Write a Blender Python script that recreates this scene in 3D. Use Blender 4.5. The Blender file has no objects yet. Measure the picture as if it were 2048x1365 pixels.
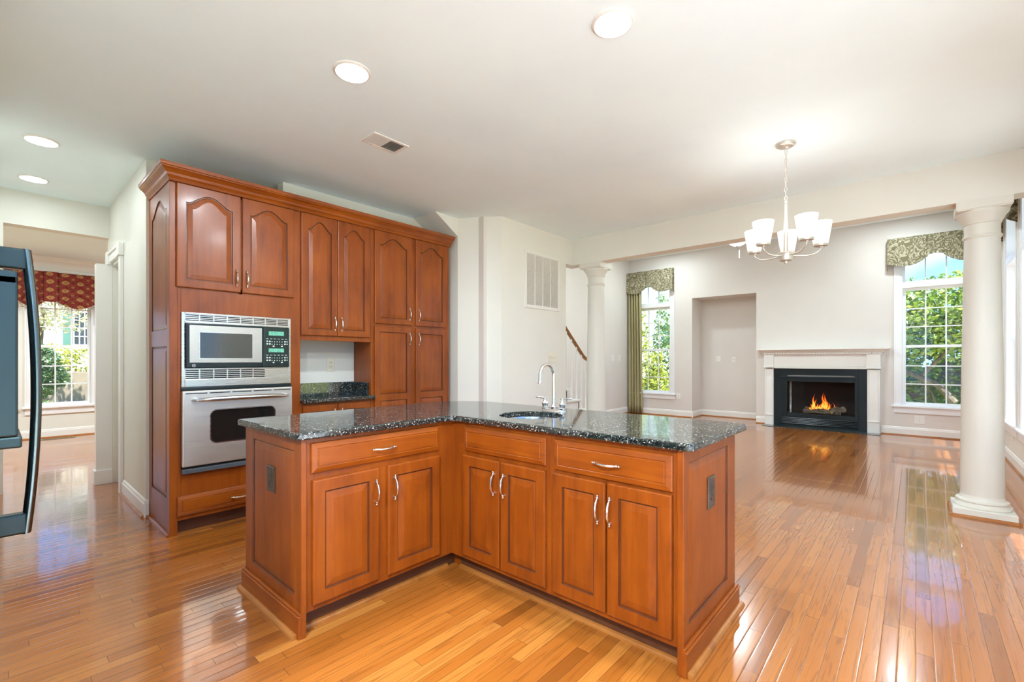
import bpy, bmesh, math, random
from mathutils import Vector, Matrix
from mathutils.geometry import tessellate_polygon
S = bpy.context.scene
COL = S.collection
R = math.radians
PI = math.pi
random.seed(7)

# ------------------------------------------------------------------ camera
YAW = 0.7233
cam_d = bpy.data.cameras.new('camera')
cam = bpy.data.objects.new('camera', cam_d)
COL.objects.link(cam)
cam.location = (0, 0, 1.24)
cam.rotation_euler = (PI / 2, 0, YAW - PI / 2)
cam_d.sensor_width = 36
cam_d.lens = 914.5 * 36 / 2048
cam_d.shift_y = (719.5 - 682.5) / 2048
cam_d.clip_start = 0.02
S.camera = cam

# ------------------------------------------------------------------ view + world + sun
S.view_settings.view_transform = 'Standard'
S.view_settings.look = 'None'
S.view_settings.gamma = 1
S.view_settings.use_curve_mapping = False
S.view_settings.exposure = 0.66
S.cycles.use_denoising = True
S.cycles.max_bounces = 10
S.cycles.diffuse_bounces = 6
S.cycles.glossy_bounces = 5
S.cycles.transparent_max_bounces = 16
S.cycles.sample_clamp_indirect = 6
S.cycles.caustics_reflective = False
S.cycles.caustics_refractive = False

W = bpy.data.worlds.new('sky')
S.world = W
W.use_nodes = True
nt = W.node_tree
nt.nodes.clear()
tc = nt.nodes.new('ShaderNodeTexCoord')
sep = nt.nodes.new('ShaderNodeSeparateXYZ')
nt.links.new(tc.outputs['Generated'], sep.inputs[0])
ramp = nt.nodes.new('ShaderNodeValToRGB')
nt.links.new(sep.outputs['Z'], ramp.inputs[0])
cr = ramp.color_ramp
cr.elements[0].position = 0.0; cr.elements[0].color = (0.26, 0.46, 0.80, 1)
cr.elements[1].position = 0.55; cr.elements[1].color = (0.12, 0.32, 0.80, 1)
e = cr.elements.new(0.25); e.color = (0.13, 0.36, 0.85, 1)
nz = nt.nodes.new('ShaderNodeTexNoise')
nz.inputs['Scale'].default_value = 2.2; nz.inputs['Detail'].default_value = 5
nt.links.new(tc.outputs['Generated'], nz.inputs['Vector'])
cl = nt.nodes.new('ShaderNodeValToRGB')
cl.color_ramp.elements[0].position = 0.54; cl.color_ramp.elements[1].position = 0.74
nt.links.new(nz.outputs['Fac'], cl.inputs[0])
mx = nt.nodes.new('ShaderNodeMix'); mx.data_type = 'RGBA'
nt.links.new(cl.outputs[0], mx.inputs['Factor'])
nt.links.new(ramp.outputs[0], mx.inputs[6])
mx.inputs[7].default_value = (1.0, 1.0, 1.0, 1)
bg = nt.nodes.new('ShaderNodeBackground')
bg.inputs['Strength'].default_value = 2.1
nt.links.new(mx.outputs[2], bg.inputs['Color'])
wo = nt.nodes.new('ShaderNodeOutputWorld')
nt.links.new(bg.outputs[0], wo.inputs[0])

sun_d = bpy.data.lights.new('sun', 'SUN')
sun_d.energy = 12.0
sun_d.angle = R(0.6)
sun_d.color = (1.0, 0.96, 0.88)
sun = bpy.data.objects.new('sun', sun_d)
COL.objects.link(sun)
sun.rotation_euler = Vector((0.12, 0.42, -1.0)).to_track_quat('-Z', 'Y').to_euler()

CAN_W = 28.0          # watts of each recessed lamp
CAN_COL = (0.80, 0.93, 1.0)

# ------------------------------------------------------------------ materials
MATS = {}
def new_mat(name):
    m = bpy.data.materials.new(name)
    m.use_nodes = True
    MATS[name] = m
    return m, m.node_tree, m.node_tree.nodes['Principled BSDF']
def setp(b, col=None, rough=None, metal=None, spec=None, coat=None, coat_r=None, emis=None, emis_s=None, ior=None, trans=None, sheen=None, aniso=None):
    I = b.inputs
    if col is not None: I['Base Color'].default_value = (*col, 1)
    if rough is not None: I['Roughness'].default_value = rough
    if metal is not None: I['Metallic'].default_value = metal
    if spec is not None: I['Specular IOR Level'].default_value = spec
    if coat is not None: I['Coat Weight'].default_value = coat
    if coat_r is not None: I['Coat Roughness'].default_value = coat_r
    if emis is not None: I['Emission Color'].default_value = (*emis, 1)
    if emis_s is not None: I['Emission Strength'].default_value = emis_s
    if ior is not None: I['IOR'].default_value = ior
    if trans is not None: I['Transmission Weight'].default_value = trans
    if aniso is not None: I['Anisotropic'].default_value = aniso
def link(t, a, b): t.links.new(a, b)
def mapping(t, scale=(1, 1, 1), coord='Object', rot=(0, 0, 0), loc=(0, 0, 0)):
    c = t.nodes.new('ShaderNodeTexCoord')
    m = t.nodes.new('ShaderNodeMapping')
    m.inputs['Scale'].default_value = scale
    m.inputs['Rotation'].default_value = rot
    m.inputs['Location'].default_value = loc
    link(t, c.outputs[coord], m.inputs['Vector'])
    return m.outputs['Vector']
def noise(t, vec, scale=1, detail=3, rough=.5, dist=0):
    n = t.nodes.new('ShaderNodeTexNoise')
    n.inputs['Scale'].default_value = scale
    n.inputs['Detail'].default_value = detail
    n.inputs['Roughness'].default_value = rough
    n.inputs['Distortion'].default_value = dist
    link(t, vec, n.inputs['Vector'])
    return n.outputs['Fac']
def rampn(t, fac, stops):
    r = t.nodes.new('ShaderNodeValToRGB')
    els = r.color_ramp.elements
    els[0].position, els[0].color = stops[0][0], (*stops[0][1], 1)
    els[1].position, els[1].color = stops[-1][0], (*stops[-1][1], 1)
    for p, c in stops[1:-1]:
        q = els.new(p); q.color = (*c, 1)
    link(t, fac, r.inputs[0])
    return r.outputs[0]
def math_n(t, op, a, b=None, c=None):
    m = t.nodes.new('ShaderNodeMath'); m.operation = op
    for i, v in enumerate((a, b, c)):
        if v is None: continue
        if isinstance(v, (int, float)): m.inputs[i].default_value = v
        else: link(t, v, m.inputs[i])
    return m.outputs[0]
def mixc(t, fac, a, b, mode='MIX'):
    m = t.nodes.new('ShaderNodeMix'); m.data_type = 'RGBA'; m.blend_type = mode
    for i, v in ((0, fac), (6, a), (7, b)):
        if isinstance(v, (int, float)): m.inputs[i].default_value = v
        elif isinstance(v, tuple): m.inputs[i].default_value = (*v, 1)
        else: link(t, v, m.inputs[i])
    return m.outputs[2]
def bump(t, b, height, strength=.1, dist=.01):
    n = t.nodes.new('ShaderNodeBump')
    n.inputs['Strength'].default_value = strength
    n.inputs['Distance'].default_value = dist
    link(t, height, n.inputs['Height'])
    link(t, n.outputs[0], b.inputs['Normal'])

def paint(name, col, rough=.6, var=.03, bscale=220, bstr=.04):
    m, t, b = new_mat(name)
    v = mapping(t)
    f = noise(t, v, 1.3, 3)
    lo = tuple(c * (1 - var) for c in col); hi = tuple(min(1, c * (1 + var)) for c in col)
    link(t, rampn(t, f, [(.3, lo), (.7, hi)]), b.inputs['Base Color'])
    setp(b, rough=rough, spec=.35)
    if bstr: bump(t, b, noise(t, v, bscale, 2), bstr, .002)
    return m
paint('wall_paint', (.775, .760, .690), .65)
paint('wall_paint_family', (.725, .680, .630), .65)
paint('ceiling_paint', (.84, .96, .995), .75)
paint('trim_white', (.84, .825, .78), .35, .015, 60, .015)
paint('column_cream', (.72, .705, .635), .40, .015, 60, .01)
paint('window_white', (.86, .86, .86), .30, .01, 60, .01)
paint('plate_ivory', (.80, .75, .62), .35, .01, 60, 0)
paint('plate_white', (.84, .82, .77), .35, .01, 60, 0)
paint('plate_bronze', (.075, .055, .040), .40, .1, 60, 0)
paint('grille_white', (.80, .78, .73), .4, .01, 60, 0)
paint('dark_slot', (.02, .02, .02), .7, .1, 60, 0)
paint('black_enamel', (.010, .018, .021), .26, .1, 60, 0)
paint('firebox_dark', (.030, .028, .027), .8, .2, 20, .1)
paint('oven_trim_grey', (.075, .085, .10), .35, .05, 60, 0)
paint('vent_grey', (.50, .485, .465), .5, .02, 60, 0)
paint('duct_grey', (.20, .19, .18), .6, .02, 60, 0)
paint('fridge_side', (.06, .063, .07), .35, .05, 60, 0)
paint('mulch', (.25, .20, .16), .9, .3, 20, .3)
paint('siding_white', (.82, .80, .78), .7, .03, 8, .05)
paint('roof_slate', (.085, .088, .10), .8, .25, 12, .2)
paint('shutter_green', (.09, .20, .17), .5, .1, 20, 0)
paint('fence_dark', (.03, .04, .055), .6, .2, 20, .1)
paint('bounce_stone', (.78, .78, .78), .85, .12, 6, .2)  # kept pale so the slab throws sunlight up indoors

def wood(name, dark, mid, light, axis='Z', rough=.30, coat=.35):
    m, t, b = new_mat(name)
    sc = {'Z': (9, 9, .9), 'X': (.9, 9, 9), 'Y': (9, .9, 9)}[axis]
    v = mapping(t, sc)
    g = noise(t, v, 2.2, 6, .62, .6)
    blot = noise(t, mapping(t, (1, 1, .7)), 4.0, 3, .5)
    f = math_n(t, 'ADD', math_n(t, 'MULTIPLY', g, .55), math_n(t, 'MULTIPLY', blot, .45))
    link(t, rampn(t, f, [(.34, dark), (.5, mid), (.66, light)]), b.inputs['Base Color'])
    setp(b, rough=rough, spec=.38, coat=coat, coat_r=.15)
    bump(t, b, g, .03, .002)
    return m
wood('cherry', (.165, .031, .002), (.250, .052, .003), (.320, .074, .005), 'Z', .34, .12)
wood('cherry_x', (.180, .035, .002), (.265, .056, .003), (.335, .080, .005), 'X', .34, .12)
wood('cherry_y', (.180, .035, .002), (.265, .056, .003), (.335, .080, .005), 'Y', .34, .12)
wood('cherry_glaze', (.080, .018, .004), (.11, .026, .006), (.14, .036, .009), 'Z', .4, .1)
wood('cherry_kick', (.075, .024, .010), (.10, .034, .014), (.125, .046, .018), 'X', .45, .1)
wood('oak_shoe', (.27, .088, .015), (.36, .125, .022), (.44, .17, .035), 'Y', .35, .1)
wood('rail_wood', (.20, .075, .02), (.28, .11, .03), (.36, .15, .05), 'X', .25, .4)
wood('bark', (.06, .045, .035), (.12, .09, .07), (.20, .16, .13), 'Z', .9, 0)
wood('log_bark', (.09, .065, .045), (.22, .17, .12), (.50, .43, .30), 'Y', .9, 0)
paint('log_cut', (.68, .60, .38), .8, .15, 30, .2)

def floor_mat():
    m, t, b = new_mat('oak_floor')
    c = t.nodes.new('ShaderNodeTexCoord')
    s = t.nodes.new('ShaderNodeSeparateXYZ')
    link(t, c.outputs['Object'], s.inputs[0])
    x, y = s.outputs['X'], s.outputs['Y']
    w = .0575
    yr = math_n(t, 'DIVIDE', y, w)
    row = math_n(t, 'FLOOR', yr)
    fy = math_n(t, 'FRACT', yr)
    wn = t.nodes.new('ShaderNodeTexWhiteNoise'); wn.noise_dimensions = '1D'
    link(t, row, wn.inputs['W'])
    ux = math_n(t, 'ADD', math_n(t, 'DIVIDE', x, .85), math_n(t, 'MULTIPLY', wn.outputs['Value'], 13.7))
    # uneven board lengths
    ux = math_n(t, 'ADD', ux, math_n(t, 'MULTIPLY', math_n(t, 'SINE', math_n(t, 'MULTIPLY', ux, 2.1)), .28))
    seg = math_n(t, 'FLOOR', ux)
    fx = math_n(t, 'FRACT', ux)
    cb = t.nodes.new('ShaderNodeCombineXYZ')
    link(t, row, cb.inputs[0]); link(t, seg, cb.inputs[1])
    idn = t.nodes.new('ShaderNodeTexWhiteNoise'); idn.noise_dimensions = '2D'
    link(t, cb.outputs[0], idn.inputs['Vector'])
    bid = idn.outputs['Value']
    base = rampn(t, bid, [(0, (.22, .060, .008)), (.10, (.32, .092, .012)), (.16, (.375, .112, .015)), (.5, (.43, .134, .019)), (.85, (.485, .160, .024)), (1, (.54, .205, .038))])
    # grain
    gv = t.nodes.new('ShaderNodeCombineXYZ')
    link(t, math_n(t, 'MULTIPLY', x, .75), gv.inputs[0])
    link(t, math_n(t, 'MULTIPLY', y, 20.0), gv.inputs[1])
    link(t, math_n(t, 'MULTIPLY', bid, 37.0), gv.inputs[2])
    g = noise(t, gv.outputs[0], 1.3, 3, .5, .3)
    ring = math_n(t, 'SINE', math_n(t, 'MULTIPLY', g, 38))
    ringm = rampn(t, ring, [(.0, (0, 0, 0)), (.72, (0, 0, 0)), (1, (1, 1, 1))])
    fine = noise(t, mapping(t, (6, 190, 1)), 1, 3, .6)
    col = mixc(t, math_n(t, 'MULTIPLY', ringm, .50), base, (.17, .050, .008))
    col = mixc(t, math_n(t, 'MULTIPLY', fine, .50), col, (.24, .075, .012))
    # seams
    d = math_n(t, 'MINIMUM', fy, math_n(t, 'SUBTRACT', 1, fy))
    seam_y = math_n(t, 'LESS_THAN', d, .017)
    dx = math_n(t, 'MINIMUM', fx, math_n(t, 'SUBTRACT', 1, fx))
    seam_x = math_n(t, 'LESS_THAN', dx, .0013)
    seam = math_n(t, 'MAXIMUM', seam_y, seam_x)
    col = mixc(t, math_n(t, 'MULTIPLY', seam, .75), col, (.07, .028, .010))
    link(t, col, b.inputs['Base Color'])
    setp(b, rough=.20, spec=.55, coat=.65, coat_r=.045)
    tilt = math_n(t, 'MULTIPLY', math_n(t, 'SUBTRACT', fy, .5), math_n(t, 'SUBTRACT', bid, .5))
    cup = math_n(t, 'MULTIPLY', math_n(t, 'POWER', math_n(t, 'SUBTRACT', fy, .5), 2), -.45)
    sm = math_n(t, 'MULTIPLY', math_n(t, 'SMOOTH_MIN', d, .06, .04), 5.0)
    h = math_n(t, 'ADD', math_n(t, 'ADD', math_n(t, 'MULTIPLY', tilt, .5), cup), sm)
    h = math_n(t, 'ADD', h, math_n(t, 'MULTIPLY', noise(t, mapping(t, (3, 24, 1)), 1, 2), .10))
    n = t.nodes.new('ShaderNodeBump')
    n.inputs['Strength'].default_value = .22
    n.inputs['Distance'].default_value = .004
    link(t, h, n.inputs['Height'])
    link(t, n.outputs[0], b.inputs['Normal'])
    link(t, n.outputs[0], b.inputs['Coat Normal'])
    return m
floor_mat()

def granite():
    m, t, b = new_mat('granite')
    v = mapping(t)
    vo = t.nodes.new('ShaderNodeTexVoronoi'); vo.inputs['Scale'].default_value = 210
    link(t, v, vo.inputs['Vector'])
    s = t.nodes.new('ShaderNodeSeparateColor'); link(t, vo.outputs['Color'], s.inputs[0])
    c1 = rampn(t, s.outputs[0], [(0, (.006, .007, .007)), (.66, (.010, .012, .012)), (.70, (.045, .055, .050)), (.90, (.09, .10, .095)), (.935, (.36, .35, .31)), (1, (.50, .48, .44))])
    vo2 = t.nodes.new('ShaderNodeTexVoronoi'); vo2.inputs['Scale'].default_value = 70
    link(t, v, vo2.inputs['Vector'])
    s2 = t.nodes.new('ShaderNodeSeparateColor'); link(t, vo2.outputs['Color'], s2.inputs[0])
    k = math_n(t, 'GREATER_THAN', s2.outputs[1], .72)
    col = mixc(t, math_n(t, 'MULTIPLY', k, .85), c1, (.015, .022, .020))
    link(t, col, b.inputs['Base Color'])
    setp(b, rough=.06, spec=.5, ior=1.75)
    return m
granite()

def metal(name, col, rough, stretch=None, bstr=.02):
    m, t, b = new_mat(name)
    setp(b, col=col, rough=rough, metal=1)
    if stretch:
        v = mapping(t, stretch)
        f = noise(t, v, 1, 4)
        link(t, rampn(t, f, [(.3, tuple(c * .97 for c in col)), (.7, tuple(min(1, c * 1.03) for c in col))]), b.inputs['Base Color'])
        link(t, rampn(t, f, [(.3, (rough * .85,) * 3), (.7, (rough * 1.15,) * 3)]), b.inputs['Roughness'])
        bump(t, b, f, bstr, .001)
    return m
metal('stainless', (.74, .70, .63), .42, (4, 4, 700), .006)
metal('stainless_mid', (.50, .475, .43), .40, (4, 4, 700), .006)
metal('stainless_bright', (.62, .60, .56), .26, (4, 4, 700), .006)
metal('chrome', (.86, .86, .87), .06)
metal('nickel', (.74, .71, .65), .24, (40, 40, 40), 0)
metal('satin_nickel', (.66, .62, .55), .30)
MATS['satin_nickel'].node_tree.nodes['Principled BSDF'].inputs['Metallic'].default_value = .6
metal('fridge_steel', (.040, .060, .066), .34, (400, 400, 3))
metal('handle_steel', (.17, .22, .23), .24, (300, 300, 3))
metal('sink_steel', (.62, .62, .60), .22, (60, 60, 60))
metal('brass_dark', (.35, .27, .15), .35, (60, 60, 60))

def glass_mat(name, tint=(1, 1, 1), refl=.08, grey=None):
    m = bpy.data.materials.new(name); m.use_nodes = True; MATS[name] = m
    t = m.node_tree; t.nodes.clear()
    o = t.nodes.new('ShaderNodeOutputMaterial')
    tr = t.nodes.new('ShaderNodeBsdfTransparent'); tr.inputs[0].default_value = (*tint, 1)
    gl = t.nodes.new('ShaderNodeBsdfGlossy'); gl.inputs['Roughness'].default_value = .01
    lw = t.nodes.new('ShaderNodeLayerWeight'); lw.inputs['Blend'].default_value = .12
    mul = math_n(t, 'ADD', math_n(t, 'MULTIPLY', lw.outputs['Fresnel'], .5), refl * .25)
    mixs = t.nodes.new('ShaderNodeMixShader')
    link(t, mul, mixs.inputs[0]); link(t, tr.outputs[0], mixs.inputs[1]); link(t, gl.outputs[0], mixs.inputs[2])
    link(t, mixs.outputs[0], o.inputs[0])
    return m
glass_mat('window_glass', (.97, .985, .98))
glass_mat('fire_glass', (.88, .88, .88), .03)
m, t, b = new_mat('dark_glass'); setp(b, col=(.012, .011, .010), rough=.05, spec=.6)
m, t, b = new_mat('mw_glass'); setp(b, col=(.055, .060, .055), rough=.08, spec=.7)
v = mapping(t); link(t, rampn(t, noise(t, v, 700, 1), [(.4, (.045, .05, .045)), (.6, (.075, .08, .07))]), b.inputs['Base Color'])
m, t, b = new_mat('panel_green_black'); setp(b, col=(.006, .022, .020), rough=.10, spec=.6)
m, t, b = new_mat('display_green'); setp(b, col=(.05, .2, .15), rough=.2, emis=(.10, .42, .28), emis_s=.55)
v = mapping(t); link(t, rampn(t, noise(t, v, 160, 1), [(.42, (.05, .30, .20)), (.6, (.28, .58, .42))]), b.inputs['Emission Color'])
m, t, b = new_mat('button_white'); setp(b, col=(.62, .68, .66), rough=.4)
m, t, b = new_mat('lamp_lens'); setp(b, col=(.9, .9, .88), rough=.4, emis=(1, .97, .93), emis_s=6)
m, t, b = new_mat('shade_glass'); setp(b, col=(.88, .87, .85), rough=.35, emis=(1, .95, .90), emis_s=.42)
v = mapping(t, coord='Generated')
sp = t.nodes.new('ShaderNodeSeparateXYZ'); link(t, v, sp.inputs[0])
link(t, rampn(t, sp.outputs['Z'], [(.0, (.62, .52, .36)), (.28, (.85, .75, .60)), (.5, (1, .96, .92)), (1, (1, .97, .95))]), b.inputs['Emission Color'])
m, t, b = new_mat('bowl_glass'); setp(b, col=(.9, .9, .88), rough=.3, emis=(1, .96, .9), emis_s=.9)

def flame_mat():
    m, t, b = new_mat('flame')
    v = mapping(t, coord='Generated')
    sp = t.nodes.new('ShaderNodeSeparateXYZ'); link(t, v, sp.inputs[0])
    f = math_n(t, 'ADD', sp.outputs['Z'], math_n(t, 'MULTIPLY', math_n(t, 'SUBTRACT', noise(t, v, 6, 3), .5), .7))
    link(t, rampn(t, f, [(.05, (.8, .07, .004)), (.28, (1, .62, .10)), (.45, (1, .38, .03)), (.62, (.85, .12, .008)), (.95, (.55, .03, .003))]), b.inputs['Emission Color'])
    setp(b, col=(.1, .02, 0), rough=.8, emis_s=1.15)
flame_mat()

def damask(name, base, mid, hi, scale, swirl=6.0, rough=.8):
    m, t, b = new_mat(name)
    v = mapping(t)
    n = noise(t, v, scale, 1.5, .5, 2.6)
    r = math_n(t, 'SINE', math_n(t, 'MULTIPLY', n, swirl * 6.28))
    c = rampn(t, math_n(t, 'ADD', math_n(t, 'MULTIPLY', r, .5), .5), [(.0, base), (.42, base), (.60, mid), (.74, mid), (.82, hi), (.93, hi), (1, mid)])
    link(t, c, b.inputs['Base Color'])
    setp(b, rough=rough, spec=.25)
    bump(t, b, noise(t, v, 900, 2), .1, .001)
    return m
damask('damask_olive', (.17, .15, .085), (.27, .24, .145), (.56, .52, .38), 6.5, 4.0)
damask('damask_brown', (.10, .08, .045), (.22, .18, .10), (.45, .41, .30), 9, 2.2)
def red_damask():
    m, t, b = new_mat('damask_red')
    v = mapping(t, (1, 1, 1))
    s = t.nodes.new('ShaderNodeSeparateXYZ'); link(t, v, s.inputs[0])
    w1 = noise(t, v, 9, 2)
    a = math_n(t, 'COSINE', math_n(t, 'ADD', math_n(t, 'MULTIPLY', s.outputs['X'], 36), math_n(t, 'MULTIPLY', w1, 1.6)))
    c2 = math_n(t, 'COSINE', math_n(t, 'ADD', math_n(t, 'MULTIPLY', s.outputs['Z'], 50), math_n(t, 'MULTIPLY', w1, 1.6)))
    p = math_n(t, 'MULTIPLY', math_n(t, 'ADD', math_n(t, 'ADD', a, c2), 2.0), .25)
    p = math_n(t, 'ADD', p, math_n(t, 'MULTIPLY', math_n(t, 'SUBTRACT', noise(t, v, 90, 2), .5), .10))
    link(t, rampn(t, p, [(.0, (.34, .15, .05)), (.10, (.26, .09, .035)), (.15, (.05, .010, .010)), (.21, (.24, .030, .022)), (.42, (.27, .040, .028)), (.47, (.045, .010, .010)), (.53, (.26, .035, .024)), (.66, (.22, .030, .022)), (.70, (.06, .014, .010)), (.76, (.36, .17, .055)), (.9, (.44, .24, .08)), (1, (.30, .09, .035))]), b.inputs['Base Color'])
    setp(b, rough=.75, spec=.25)
red_damask()
m, t, b = new_mat('curtain_olive'); setp(b, col=(.42, .37, .20), rough=.75, spec=.25)
v = mapping(t, (2, 2, .4)); link(t, rampn(t, noise(t, v, 2, 2), [(.35, (.40, .355, .185)), (.65, (.46, .41, .23))]), b.inputs['Base Color'])
m, t, b = new_mat('lining_white'); setp(b, col=(.75, .73, .68), rough=.8)
m, t, b = new_mat('tassel'); setp(b, col=(.55, .47, .33), rough=.8)
v = mapping(t); link(t, rampn(t, noise(t, v, 40, 1), [(.4, (.25, .12, .06)), (.6, (.72, .66, .50))]), b.inputs['Base Color'])

def leaf_mat(name, a, bcol, c, trans=.35):
    m = bpy.data.materials.new(name); m.use_nodes = True; MATS[name] = m
    t = m.node_tree; t.nodes.clear()
    o = t.nodes.new('ShaderNodeOutputMaterial')
    df = t.nodes.new('ShaderNodeBsdfDiffuse'); tl = t.nodes.new('ShaderNodeBsdfTranslucent')
    ge = t.nodes.new('ShaderNodeNewGeometry')
    col = rampn(t, ge.outputs['Random Per Island'], [(0, a), (.5, bcol), (1, c)])
    link(t, col, df.inputs[0]); link(t, col, tl.inputs[0])
    mixs = t.nodes.new('ShaderNodeMixShader'); mixs.inputs[0].default_value = trans
    link(t, df.outputs[0], mixs.inputs[1]); link(t, tl.outputs[0], mixs.inputs[2])
    gl = t.nodes.new('ShaderNodeBsdfGlossy'); gl.inputs['Roughness'].default_value = .35
    m2 = t.nodes.new('ShaderNodeMixShader'); m2.inputs[0].default_value = .08
    link(t, mixs.outputs[0], m2.inputs[1]); link(t, gl.outputs[0], m2.inputs[2])
    link(t, m2.outputs[0], o.inputs[0])
leaf_mat('leaf_bright', (.10, .20, .035), (.26, .38, .06), (.62, .64, .20))
leaf_mat('leaf_yellow', (.16, .24, .04), (.42, .46, .05), (.70, .66, .12))
leaf_mat('leaf_dark', (.03, .075, .03), (.07, .15, .05), (.16, .26, .10))
leaf_mat('leaf_mid', (.07, .16, .05), (.16, .28, .08), (.32, .42, .14))
leaf_mat('leaf_pale', (.40, .36, .22), (.60, .54, .38), (.78, .72, .55))
def grass_mat():
    m, t, b = new_mat('grass')
    v = mapping(t)
    f = math_n(t, 'ADD', math_n(t, 'MULTIPLY', noise(t, v, .7, 3), .6), math_n(t, 'MULTIPLY', noise(t, v, 30, 3), .4))
    link(t, rampn(t, f, [(.35, (.20, .27, .05)), (.5, (.38, .42, .10)), (.65, (.55, .55, .20))]), b.inputs['Base Color'])
    setp(b, rough=.9)
grass_mat()

# ------------------------------------------------------------------ mesh helpers
class MB:
    def __init__(self, M=None):
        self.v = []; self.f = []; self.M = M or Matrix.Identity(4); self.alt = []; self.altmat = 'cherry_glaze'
    def add(self, vs, fs, M=None):
        n = len(self.v)
        T = self.M @ M if M is not None else self.M
        self.v += [T @ Vector(p) for p in vs]
        self.f += [tuple(i + n for i in q) for q in fs]
        return self
    def box(self, x0, y0, z0, x1, y1, z1, M=None):
        x0, x1 = min(x0, x1), max(x0, x1); y0, y1 = min(y0, y1), max(y0, y1); z0, z1 = min(z0, z1), max(z0, z1)
        return self.add([(x0, y0, z0), (x1, y0, z0), (x1, y1, z0), (x0, y1, z0), (x0, y0, z1), (x1, y0, z1), (x1, y1, z1), (x0, y1, z1)],
                        [(0, 3, 2, 1), (4, 5, 6, 7), (0, 1, 5, 4), (1, 2, 6, 5), (2, 3, 7, 6), (3, 0, 4, 7)], M)
    def rings(self, rings, cap0=True, cap1=True, closed=True, M=None):
        n = len(rings[0]); vs = []; fs = []
        for r in rings: vs += list(r)
        for k in range(len(rings) - 1):
            for i in range(n if closed else n - 1):
                j = (i + 1) % n
                fs.append((k * n + i, k * n + j, (k + 1) * n + j, (k + 1) * n + i))
        if cap0: fs.append(tuple(range(n - 1, -1, -1)))
        if cap1: fs.append(tuple((len(rings) - 1) * n + i for i in range(n)))
        return self.add(vs, fs, M)
    def lathe(self, prof, c=(0, 0, 0), n=24, M=None, cap=True):
        rr = []
        for r, z in prof:
            rr.append([(c[0] + r * math.cos(2 * PI * i / n), c[1] + r * math.sin(2 * PI * i / n), c[2] + z) for i in range(n)])
        return self.rings(rr, cap, cap, True, M)
    def tube(self, path, rad, n=10, cap=True, M=None):
        P = [Vector(p) for p in path]; rr = []
        up = None
        for i, p in enumerate(P):
            d = (P[min(i + 1, len(P) - 1)] - P[max(i - 1, 0)]).normalized()
            if up is None:
                up = Vector((0, 0, 1)) if abs(d.z) < .9 else Vector((1, 0, 0))
            a = d.cross(up)
            if a.length < 1e-6: a = d.cross(Vector((0, 1, 0)))
            a.normalize(); bb = a.cross(d).normalized(); up = bb
            r = rad[i] if isinstance(rad, (list, tuple)) else rad
            rr.append([p + (a * math.cos(2 * PI * k / n) + bb * math.sin(2 * PI * k / n)) * r for k in range(n)])
        return self.rings(rr, cap, cap, True, M)
    def sphere(self, c, r, n=10, m=6, sz=1.0, M=None):
        prof = [(max(1e-4, r * math.sin(PI * k / m)), -r * sz * math.cos(PI * k / m)) for k in range(m + 1)]
        return self.lathe(prof, c, n, M)
    def prism(self, poly, a, b, axis='z', M=None):
        def P(u, v, w):
            return {'z': (u, v, w), 'x': (w, u, v), 'y': (u, w, v)}[axis]
        return self.rings([[P(u, v, a) for u, v in poly], [P(u, v, b) for u, v in poly]], M=M)
def world_loc(o):
    l = Vector((0, 0, 0))
    while o is not None:
        l += Vector(o.location); o = o.parent
    return l
def obj(name, mb, mat, parent=None, smooth=False, bevel=0, seg=2, origin=None, solid=0):
    me = bpy.data.meshes.new(name)
    off = world_loc(parent) if parent is not None else Vector(origin or (0, 0, 0))
    me.from_pydata([tuple(p - off) for p in mb.v], [], mb.f)
    bm = bmesh.new(); bm.from_mesh(me)
    bmesh.ops.recalc_face_normals(bm, faces=bm.faces)
    bm.to_mesh(me); bm.free()
    o = bpy.data.objects.new(name, me)
    COL.objects.link(o)
    me.materials.append(MATS[mat])
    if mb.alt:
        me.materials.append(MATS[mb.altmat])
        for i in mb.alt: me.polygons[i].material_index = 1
    if parent is not None: o.parent = parent
    else: o.location = off
    if smooth:
        for p in me.polygons: p.use_smooth = True
        es = o.modifiers.new('auto', 'EDGE_SPLIT'); es.split_angle = R(38)
    if solid:
        s = o.modifiers.new('thick', 'SOLIDIFY'); s.thickness = solid; s.offset = 0
    if bevel:
        bv = o.modifiers.new('bevel', 'BEVEL'); bv.width = bevel; bv.segments = seg; bv.limit_method = 'ANGLE'; bv.angle_limit = R(40)
    return o
def tag(o, label, cat, group=None):
    o['label'] = label; o['category'] = cat
    if group: o['group'] = group
    return o
def thing(name, label, cat, loc=(0, 0, 0), group=None):
    o = bpy.data.objects.new(name, None); COL.objects.link(o)
    o.location = loc; o.empty_display_size = .1
    return tag(o, label, cat, group)
def struct(name, mb, mat, parent=None, **k):
    o = obj(name, mb, mat, parent, **k)
    if parent is None: o['kind'] = 'structure'
    return o
def copy_tree(o, parent=None):
    c = o.copy(); COL.objects.link(c)
    if parent is not None: c.parent = parent
    for ch in list(o.children): copy_tree(ch, c)
    return c
# frame matrices: local x = to the viewer's right along the face, y = into the wall, z = up
def face_S(x, y, z=0):   # face looks to -Y
    return Matrix.Translation((x, y, z))
def face_W(x, y, z=0):   # face looks to -X ; local x -> -Y, local y -> +X
    return Matrix(((0, 1, 0, x), (-1, 0, 0, y), (0, 0, 1, z), (0, 0, 0, 1)))
def face_N(x, y, z=0):   # face looks to +Y (on the right-hand wall) ; local x -> -X, local y -> -Y
    return Matrix(((-1, 0, 0, x), (0, -1, 0, y), (0, 0, 1, z), (0, 0, 0, 1)))
def face_E(x, y, z=0):   # face looks to +X ; local x -> +Y, local y -> -X
    return Matrix(((0, -1, 0, x), (1, 0, 0, y), (0, 0, 1, z), (0, 0, 0, 1)))

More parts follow.
